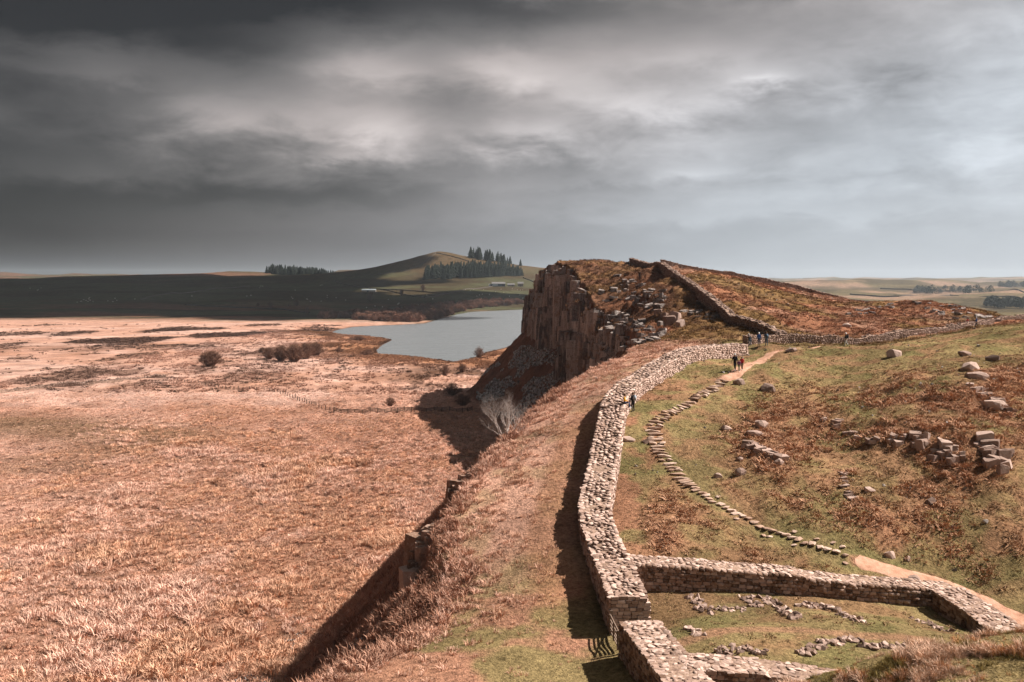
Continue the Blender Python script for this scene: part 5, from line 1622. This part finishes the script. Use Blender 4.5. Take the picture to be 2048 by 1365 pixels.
def gable(name, u, v, L, D, H, R_, label, wallm, roofm, windows=0, door=None, chimney=False, rz=0.0, base=None, cat="building"):
    p = base or hit(u, v, 1000)
    root = empty(name, (p.x, p.y, p.z - .3), rz); tag(root, label, cat, "farm buildings under the plantation")
    # walls with gable ends
    V = [(-L / 2, -D / 2, 0), (L / 2, -D / 2, 0), (L / 2, D / 2, 0), (-L / 2, D / 2, 0), (-L / 2, -D / 2, H), (L / 2, -D / 2, H), (L / 2, D / 2, H), (-L / 2, D / 2, H), (-L / 2, 0, H + R_), (L / 2, 0, H + R_)]
    mesh_obj("wall", V, [(0, 1, 5, 4), (2, 3, 7, 6), (1, 2, 6, 9, 5), (3, 0, 4, 8, 7), (3, 2, 1, 0)], wallm, root)
    o = .4
    RV_ = []
    for dz in (.06, .32):
        RV_ += [(-L / 2 - o, -D / 2 - o, H - o * R_ / (D / 2) + dz), (L / 2 + o, -D / 2 - o, H - o * R_ / (D / 2) + dz), (L / 2 + o, 0, H + R_ + dz), (-L / 2 - o, 0, H + R_ + dz), (L / 2 + o, D / 2 + o, H - o * R_ / (D / 2) + dz), (-L / 2 - o, D / 2 + o, H - o * R_ / (D / 2) + dz)]
    rf = mesh_obj("roof", RV_, [(6, 7, 8, 9), (9, 8, 10, 11), (3, 2, 1, 0), (5, 4, 2, 3), (0, 1, 7, 6), (4, 5, 11, 10), (1, 2, 8, 7), (2, 4, 10, 8), (5, 3, 9, 11), (3, 0, 6, 9)], roofm, root)
    for i in range(windows):
        xw = -L / 2 + L * (i + 1) / (windows + 1)
        for zz in ((H * .25, H * .7) if H > 4.5 else (H * .4,)):
            box("window", xw - .55, xw + .55, -D / 2 - .05, -D / 2 + .1, zz, zz + 1.1, M_DARKGLASS, root)
    if door:
        box("door", door[0], door[1], -D / 2 - .06, -D / 2 + .1, .02, door[2], M_DARKGLASS, root)
    if chimney:
        c = box("chimney", L / 2 - 1.4, L / 2 - .5, -.45, .45, H + R_ - .5, H + R_ + 1.3, wallm, rf)
    return root
gable("farm_barn", 997, 573, 26, 14, 5.2, 3.0, "dark blue-grey farm barn with a pale front panel", M_BARNWALL, M_SLATE, 0, (7, 12, 4.2))
bq = hit(987, 573, 1000); gable("farm_shed", 983, 573, 10, 10, 3.4, 1.6, "lower grey shed against the left end of the barn", M_BARNPALE, M_SLATE, 0, (-2, 1, 2.6))
gable("farm_house", 1041, 573, 11, 8, 5.6, 3.0, "stone farmhouse with chimney right of the barn", M_HOUSE, M_SLATE, 3, (-.5, .5, 2.1), True)
gable("farm_cottage", 1022, 573, 14, 7, 3.4, 2.2, "low stone outbuilding between the barn and the farmhouse", M_HOUSE, M_SLATE, 2, (3, 4.2, 2.2))
gable("field_barn", 738, 584, 24, 9, 3.0, 1.9, "low pale-roofed sheepfold barn on the green hillside", M_HOUSE, M_BARNPALE, 1, (-3, 0, 2.4))
bpy.data.objects["field_barn"]["group"] = "field buildings on the hillside"
# pale panel on the barn front
barn = bpy.data.objects["farm_barn"]; box("panel", -12.0, -1.0, -7.06, -6.9, 1.2, 4.6, M_BARNPALE, barn)
# sheep
M_FLEECE = plain("sheep_fleece", (0.62, 0.57, 0.52), 1.0, 0.15, 4.0)
def sheep_mesh():
    bm = bmesh.new()
    bmesh.ops.create_icosphere(bm, subdivisions=2, radius=.5)
    for v in bm.verts:
        x, y, z = v.co
        v.co = Vector((x * 1.15, y * .62, z * .68 + .62 - .06 * abs(x)))
    b2 = bmesh.ops.create_icosphere(bm, subdivisions=1, radius=.16)["verts"]
    for v in b2: v.co = Vector((v.co.x * 1.5 + .70, v.co.y * .8, v.co.z * .95 + .80))
    for sx in (-.36, .34):
        for sy in (-.17, .17):
            q = bmesh.ops.create_cone(bm, cap_ends=True, segments=5, radius1=.045, radius2=.07, depth=.48)["verts"]
            for v in q: v.co += Vector((sx, sy, .22))
    for sy in (-.1, .1):
        q = bmesh.ops.create_icosphere(bm, subdivisions=1, radius=.06)["verts"]
        for v in q: v.co = Vector((v.co.x * .7 + .58, v.co.y * 1.8 + sy * 1.5, v.co.z * .6 + .92))
    me = bpy.data.meshes.new("sheep"); bm.to_mesh(me); bm.free(); me.materials.append(M_FLEECE); me.shade_smooth()
    return me
SHEEP = sheep_mesh()
rs = random.Random(77)
spots = [(rs.uniform(150, 300), rs.uniform(596, 606)) for _ in range(16)] + [(rs.uniform(360, 660), rs.uniform(570, 600)) for _ in range(14)] + [(rs.uniform(610, 700), rs.uniform(596, 604)) for _ in range(6)] + \
        [(rs.uniform(930, 1055), rs.uniform(578, 604)) for _ in range(24)] + [(rs.uniform(700, 900), rs.uniform(585, 618)) for _ in range(12)] + [(rs.uniform(30, 90), rs.uniform(568, 592)) for _ in range(4)]
for u, v in spots:
    p = hit(u, v, 700)
    o = bpy.data.objects.new("sheep", SHEEP); o.location = (p.x, p.y, p.z); o.rotation_euler = (0, 0, rs.uniform(0, 6.28)); o.scale = (1.25,) * 3
    link(o)
    where = "left pasture" if u < 360 else "middle pasture" if u < 920 else "pasture below the farm"
    tag(o, "tiny white sheep grazing in the %s" % where, "sheep", "sheep on the " + where)
sw = hit(742, 656, 600)
# hazy woods far right
M_FARWOOD = plain("far_wood_foliage", (0.05, 0.055, 0.04), 1.0, 0.4, 0.05)
def crown_blob(seed):
    rnd = random.Random(seed); V, Fc = [], []
    for i in range(150):
        a = rnd.uniform(0, 6.283); e_ = rnd.uniform(-.2, 1.5); R_ = rnd.uniform(.6, 1.0)
        c = Vector((math.cos(a) * math.cos(e_) * .5, math.sin(a) * math.cos(e_) * .5, .35 + math.sin(e_) * .6)) * R_
        o = len(V); s_ = rnd.uniform(.07, .14)
        for k_ in range(3): V.append(tuple(c + Vector((rnd.uniform(-1, 1), rnd.uniform(-1, 1), rnd.uniform(-1, 1))) * s_))
        Fc.append((o, o + 1, o + 2))
    me = bpy.data.meshes.new("crown"); me.from_pydata(V, [], Fc); me.materials.append(M_FARWOOD); return me
BL = [crown_blob(i) for i in range(3)]
def wood(name, label, spots_, hr):
    pts, sc = [], []
    for u, v in spots_:
        p = hit(u, v, 900); pts.append((p.x, p.y, p.z)); sc.append(rs.uniform(*hr))
    n = len(pts); sc = np.array(sc)
    scatter(name, label, np.array(pts), np.stack([sc * .9, sc * .9, sc], -1), np.stack([np.zeros(n), np.zeros(n), rng.uniform(0, 6, n)], -1), rng.integers(0, 3, n), np.ones((n, 3)) * .05, BL)
wood("far_wood", "hazy dark wood on the lowland at the right edge", [(rs.uniform(1975, 2070), rs.uniform(611, 619)) for _ in range(90)], (13, 20))
wood("far_treeline", "hazy line of trees along the distant right ridge", [(rs.uniform(2000, 2060), rs.uniform(571, 577)) for _ in range(40)] + [(rs.uniform(1830, 1990), rs.uniform(583, 590)) for _ in range(40)], (14, 26))
for uvs, lb in [([(1700, 590), (1800, 594), (1900, 592), (2048, 600)], "faint hazy field wall across the distant right hillside"), ([(1760, 578), (1850, 584), (1960, 580), (2048, 586)], "upper faint hazy field wall on the distant right hillside"), ([(1660, 600), (1760, 606), (1850, 604)], "lower faint hazy field wall on the distant right hillside")]:
    far_wall(uvs, lb, 3.0, 2.0, 900)
# ------------------------------------------------------------------ people
def cloth(name, col): return plain(name, col, 0.9, 0.18, 14.0, 0.15)
M_SKIN = cloth("skin", (0.42, 0.25, 0.18))
CL = {n_: cloth("cloth_" + n_, c_) for n_, c_ in dict(yellow=(.62, .30, .03), black=(.018, .018, .022), navy=(.03, .05, .11), grey=(.28, .30, .33), pale=(.52, .50, .48), white=(.72, .70, .68), red=(.55, .03, .04), blue=(.05, .12, .33), slate=(.09, .13, .18), purple=(.16, .06, .14), green=(.16, .22, .14), brown=(.10, .055, .03), tan=(.33, .21, .13), blond=(.40, .26, .12)).items()}
def person(loc, yaw, label, top, legs, shoes, hair, pose="stand", h_=1.75, hat=None, pack=None, group=None, lean=0.0):
    """facing local +x; loc is the ground under the feet (for a seated figure, the seat)"""
    k_ = h_ / 1.75
    J = {}
    sw_ = {"stand": (0.0, 0.05), "walk": (.34, .30), "sit": (0, 0), "stoop": (.02, .05)}[pose]
    J["pel"] = Vector((0, 0, .96)); ln = lean + (.5 if pose == "stoop" else 0)
    def up(z, y=0, x=0): 
        q = Vector((x + math.sin(ln) * (z - .96), y, .96 + math.cos(ln) * (z - .96))); return q
    J["spi"] = up(1.17); J["che"] = up(1.38); J["nec"] = up(1.52, 0, .01); J["hd0"] = up(1.60, 0, .035); J["hd1"] = up(1.72, 0, .025); J["nose"] = up(1.63, 0, .125)
    ed = [("pel", "spi", 1), ("spi", "che", 1), ("che", "nec", 1), ("nec", "hd0", 0), ("hd0", "hd1", 0), ("hd0", "nose", 0)]
    rad = dict(pel=.15, spi=.135, che=.155, nec=.062, hd0=.098, hd1=.085, nose=.018)
    for sd, sg in (("l", 1), ("r", -1)):
        f = sg * sw_[0] * .5
        J["sh" + sd] = up(1.43, sg * .185)
        if pose == "sit":
            J["el" + sd] = up(1.17, sg * .24, .05); J["wr" + sd] = Vector((.30, sg * .14, 1.07))
            J["hip" + sd] = Vector((.03, sg * .10, .92)); J["kn" + sd] = Vector((.46, sg * .12, .93)); J["an" + sd] = Vector((.50, sg * .12, .50)); J["to" + sd] = Vector((.66, sg * .13, .45))
        else:
            J["el" + sd] = up(1.16, sg * .25, -f * .5 + .02); J["wr" + sd] = up(.95, sg * .24, -f * .7 + .12)
            J["hip" + sd] = Vector((0, sg * .10, .92)); J["kn" + sd] = Vector((f * .7 + .04, sg * .11, .50)); J["an" + sd] = Vector((f * 1.15 - .02 - (.08 if f < 0 else 0), sg * .11, .085 + (.07 if f < 0 else 0))); J["to" + sd] = Vector((J["an" + sd].x + .17, sg * .13, .045 + (.0 if f < 0 else 0)))
        rad.update({"sh" + sd: .072, "el" + sd: .052, "wr" + sd: .038, "hip" + sd: .098, "kn" + sd: .068, "an" + sd: .048, "to" + sd: .042})
        ed += [("che", "sh" + sd, 1), ("sh" + sd, "el" + sd, 1), ("el" + sd, "wr" + sd, 1), ("pel", "hip" + sd, 2), ("hip" + sd, "kn" + sd, 2), ("kn" + sd, "an" + sd, 2), ("an" + sd, "to" + sd, 3)]
        # hand: palm, four fingers and a thumb
        d = (J["wr" + sd] - J["el" + sd]).normalized(); J["pm" + sd] = J["wr" + sd] + d * .075; rad["pm" + sd] = .034
        ed.append(("wr" + sd, "pm" + sd, 0))
        sdv = Vector((1, 0, 0)); sdv = (sdv - d * sdv.dot(d)).normalized()
        for fi in range(4):
            q = J["pm" + sd] + sdv * (.024 - fi * .016) + d * (.055, .068, .062, .045)[fi] + Vector((0, -sg * .012, 0))
            J["f%d%s" % (fi, sd)] = q; rad["f%d%s" % (fi, sd)] = .0095; ed.append(("pm" + sd, "f%d%s" % (fi, sd), 0))
        J["th" + sd] = J["wr" + sd] + d * .07 + sdv * .055; rad["th" + sd] = .011; ed.append(("wr" + sd, "th" + sd, 0))
    names = list(J); ix = {n_: i for i, n_ in enumerate(names)}
    me = bpy.data.meshes.new("figure"); me.from_pydata([tuple(J[n_] * k_) for n_ in names], [(ix[a], ix[b]) for a, b, _ in ed], [])
    ob = bpy.data.objects.new("figure", me); COL.objects.link(ob)
    md = ob.modifiers.new("skin", 'SKIN'); md.use_smooth_shade = True
    for n_, sv in zip(names, me.skin_vertices[0].data):
        r_ = rad[n_] * k_; sv.radius = (r_, r_ * (1.0 if n_ not in ("che", "pel", "spi") else 1.25)); sv.use_root = (n_ == "pel")
    ob.modifiers.new("sub", 'SUBSURF').levels = 1
    dg = bpy.context.evaluated_depsgraph_get(); dg.update()
    body = bpy.data.meshes.new_from_object(ob.evaluated_get(dg)); body.name = "body"
    bpy.data.objects.remove(ob)
    body.materials.clear()
    for m_ in (M_SKIN, CL[top], CL[legs], CL[shoes]): body.materials.append(m_)
    segs = [(J[a] * k_, J[b] * k_, m_) for a, b, m_ in ed]
    for pl in body.polygons:
        c = pl.center; best = (9, 0)
        for a, b, m_ in segs:
            t = max(0, min(1, (c - a).dot(b - a) / max(1e-9, (b - a).length_squared)))
            dd = (a + (b - a) * t - c).length
            if dd < best[0]: best = (dd, m_)
        pl.material_index = best[1]; pl.use_smooth = True
    z0 = loc[2] - (.86 * k_ if pose == "sit" else 0.0)
    root = empty("person", (loc[0], loc[1], z0), yaw); tag(root, label, "person", group)
    link(bpy.data.objects.new("body", body), root)
    # hair or hat as a shell over the crown of the head
    bm = bmesh.new(); bmesh.ops.create_icosphere(bm, subdivisions=2, radius=1.0)
    hc = (J["hd0"] * .45 + J["hd1"] * .55) * k_
    for v in bm.verts:
        x, y, z = v.co
        if hat and z < -.15 : z = -.15; 
        brim = 1.35 if (hat and z <= -.1) else 1.0
        cut = z if x < .35 else max(z, .05)
        v.co = hc + Vector(((x * .118 - .012) * brim, y * .108 * brim, cut * .13 + .012)) * k_
    hm_ = bpy.data.meshes.new("hat" if hat else "hair"); bm.to_mesh(hm_); bm.free(); hm_.materials.append(CL[hat or hair]); hm_.shade_smooth()
    link(bpy.data.objects.new("hat" if hat else "hair", hm_), root)
    if pack:
        bm = bmesh.new(); bmesh.ops.create_cube(bm, size=1.0); bmesh.ops.bevel(bm, geom=bm.edges[:] , offset=.22, segments=2, affect='EDGES')
        mt = Matrix.Translation((J["che"] * .6 + J["spi"] * .4) * k_ + Vector((-.23 * k_, 0, .0))) @ Matrix.Rotation(ln, 4, 'Y') @ Matrix.Diagonal((.22 * k_, .34 * k_, .52 * k_, 1))
        bmesh.ops.transform(bm, matrix=mt, verts=bm.verts[:])
        pm = bpy.data.meshes.new("backpack"); bm.to_mesh(pm); bm.free(); pm.materials.append(CL[pack]); pm.shade_smooth()
        link(bpy.data.objects.new("backpack", pm), root)
    return root
def foot(u, v, dmin=60):
    p = hit(u, v, dmin); return (p.x, p.y, p.z)
MW = Run(WALL_TOP, 1.15)
def wall_seat(u, lat):
    best = None
    for s_ in np.linspace(10, MW.len - 4, 400):
        p, a, _ = MW.at(s_, lat)
        uu = 1024 + p.x / p.y * FPX
        vv = HOR + (CAMZ - p.z) / p.y * FPX
        e_ = abs(vv - 808)
        if best is None or e_ < best[0]: best = (e_, p, a)
    return best[1], best[2]
sp, sa = wall_seat(1253, 1.0)
person((sp.x, sp.y, sp.z + .07), sa - 1.57, "person in a yellow jacket sitting on the edge of the long wall", "yellow", "navy", "white", "brown", "sit", 1.68, group="walkers at the long wall")
person(foot(1266, 824), 2.2, "person standing by the wall with a pale grey backpack and dark trousers", "black", "black", "black", "brown", "stand", 1.82, pack="grey", group="walkers at the long wall")
G_P = "family walking on the worn path"
fp = foot(1470, 742); person(fp, -2.2, "tall adult in dark clothes with a hat, leading the family on the path", "black", "black", "white", "brown", "walk", 1.84, hat="pale", pack="black", group=G_P)
person(foot(1478, 744), -2.0, "child in purple and green between the two others on the path", "purple", "green", "white", "tan", "walk", 1.30, group=G_P)
person(foot(1484, 741), -2.1, "child in a bright red jacket on the path", "red", "brown", "pale", "brown", "walk", 1.45, group=G_P)
G_S = "three walkers at the end of the long wall"
person(foot(1500, 693), 1.8, "person in black bending down at the end of the long wall", "black", "slate", "black", "pale", "stoop", 1.7, group=G_S)
person(foot(1518, 693), 1.4, "person in a blue jacket with a white hat at the saddle wall", "blue", "navy", "black", "brown", "stand", 1.78, hat="white", group=G_S)
person(foot(1533, 692), 1.6, "person with a slate blue backpack, rightmost of the three at the saddle wall", "navy", "slate", "black", "brown", "stand", 1.78, pack="slate", group=G_S)
person(foot(1692, 693), 3.0, "person in a black jacket and pale trousers walking along the saddle wall", "black", "pale", "black", "white", "walk", 1.80, hat="white", pack="black")
person(foot(1935, 656, 132), 3.0, "person in a red jacket on the brow at the right", "red", "black", "black", "brown", "walk", 1.75, group="two walkers beyond the brow")
person(foot(1953, 656, 132), 2.8, "person in blue with a white hat on the brow at the right", "blue", "black", "black", "brown", "walk", 1.75, hat="white", group="two walkers beyond the brow")
person(foot(1279, 556, 180), 1.2, "person in dark clothes walking up the path on the crag top", "black", "black", "black", "brown", "walk", 1.75, pack="brown", group="walkers on the crag")
person(foot(1258, 536, 180), -1.5, "tiny dark figure on the very top of the crag", "black", "black", "black", "brown", "stand", 1.7, group="walkers on the crag")
# ------------------------------------------------------------------ unseen clouds added above the view: their shadows darken the far hills
mcl, k = material("shade_cloud")
g_ = k.n('ShaderNodeNewGeometry')
nzc = k.noise(g_.outputs['Position'], 0.004, 5.0, 0.6)
finish(k, k.mix(nzc, (0.45, 0.45, 0.47), (0.8, 0.8, 0.8)), 1.0, None, 0.0)
def cloud(cx_, cy_, cz_, rx_, ry_, seed, label, thick=170, thr=0.30):
    n_ = 90
    gx = np.linspace(-1.15, 1.15, n_); X, Y = np.meshgrid(gx, gx)
    m_ = 1.0 - np.hypot(X, Y) ** 2.2 + 1.5 * (fbm(X * 2.6 + seed, Y * 2.6, 700 + seed, 5) - 0.5)
    t_ = np.maximum(m_ - thr, 0)
    zt_ = thick * np.sqrt(t_) * (0.7 + 0.6 * fbm(X * 7, Y * 7, 710 + seed, 4)); zb_ = -0.25 * thick * np.sqrt(t_)
    idx_ = -np.ones((n_, n_), int); V = []; ins = t_ > 0
    ring = ins.copy(); ring[1:] |= ins[:-1]; ring[:-1] |= ins[1:]; ring[:, 1:] |= ins[:, :-1]; ring[:, :-1] |= ins[:, 1:]
    it = np.argwhere(ring)
    for q, (j, i) in enumerate(it): idx_[j, i] = q
    top_ = [(X[j, i] * rx_, Y[j, i] * ry_, zt_[j, i] + 2) for j, i in it]; bot_ = [(X[j, i] * rx_, Y[j, i] * ry_, zb_[j, i] - 2) for j, i in it]
    n0 = len(it); Fc = []
    for j in range(n_ - 1):
        for i in range(n_ - 1):
            a, b, c, d = idx_[j, i], idx_[j, i + 1], idx_[j + 1, i + 1], idx_[j + 1, i]
            if min(a, b, c, d) >= 0: Fc += [(a, b, c, d), (d + n0, c + n0, b + n0, a + n0)]
    o = mesh_obj("cloud", top_ + bot_, Fc, mcl, None, True); o.location = (cx_, cy_, cz_); tag(o, label, None, None, "stuff")
    return o
def cloud_over(x, y, h_, rx_, ry_, seed, label, **kw):
    """cloud whose shadow falls on ground point (x, y)"""
    k_ = h_ / SUN_DIR.z
    return cloud(x + SUN_DIR.x * k_, y + SUN_DIR.y * k_, h_, rx_, ry_, seed, label, **kw)
cloud_over(-1330, 1700, 1500, 1200, 1080, 1, "unseen high cloud added to shade the left hills")
cloud_over(-420, 1400, 1450, 520, 480, 3, "unseen ragged high cloud added to shade the far lake shore", thr=.28)
cloud_over(-150, 3150, 1600, 1000, 420, 5, "unseen long high cloud added to shade the ground behind the pointed hill", thr=.3)
# ------------------------------------------------------------------ haze over the whole district
hm2, k = material("haze_air")
pv = k.n('ShaderNodeVolumePrincipled')
pv.inputs['Color'].default_value = (0.80, 0.90, 1.0, 1)
pv.inputs['Density'].default_value = 0.000045
pv.inputs['Anisotropy'].default_value = 0.2
om = k.n('ShaderNodeOutputMaterial'); k.l(pv.outputs[0], om.inputs['Volume'])
zlo = float(GZ.min()) - 1.0; zhi = float(GZ.max()) + 45.0
hzo = box("haze", -R_FAR - 200, R_FAR + 200, -300, R_FAR + 200, zlo, zhi, hm2, None)
tag(hzo, "thin blue haze filling the air over the valley", None, None, "stuff")
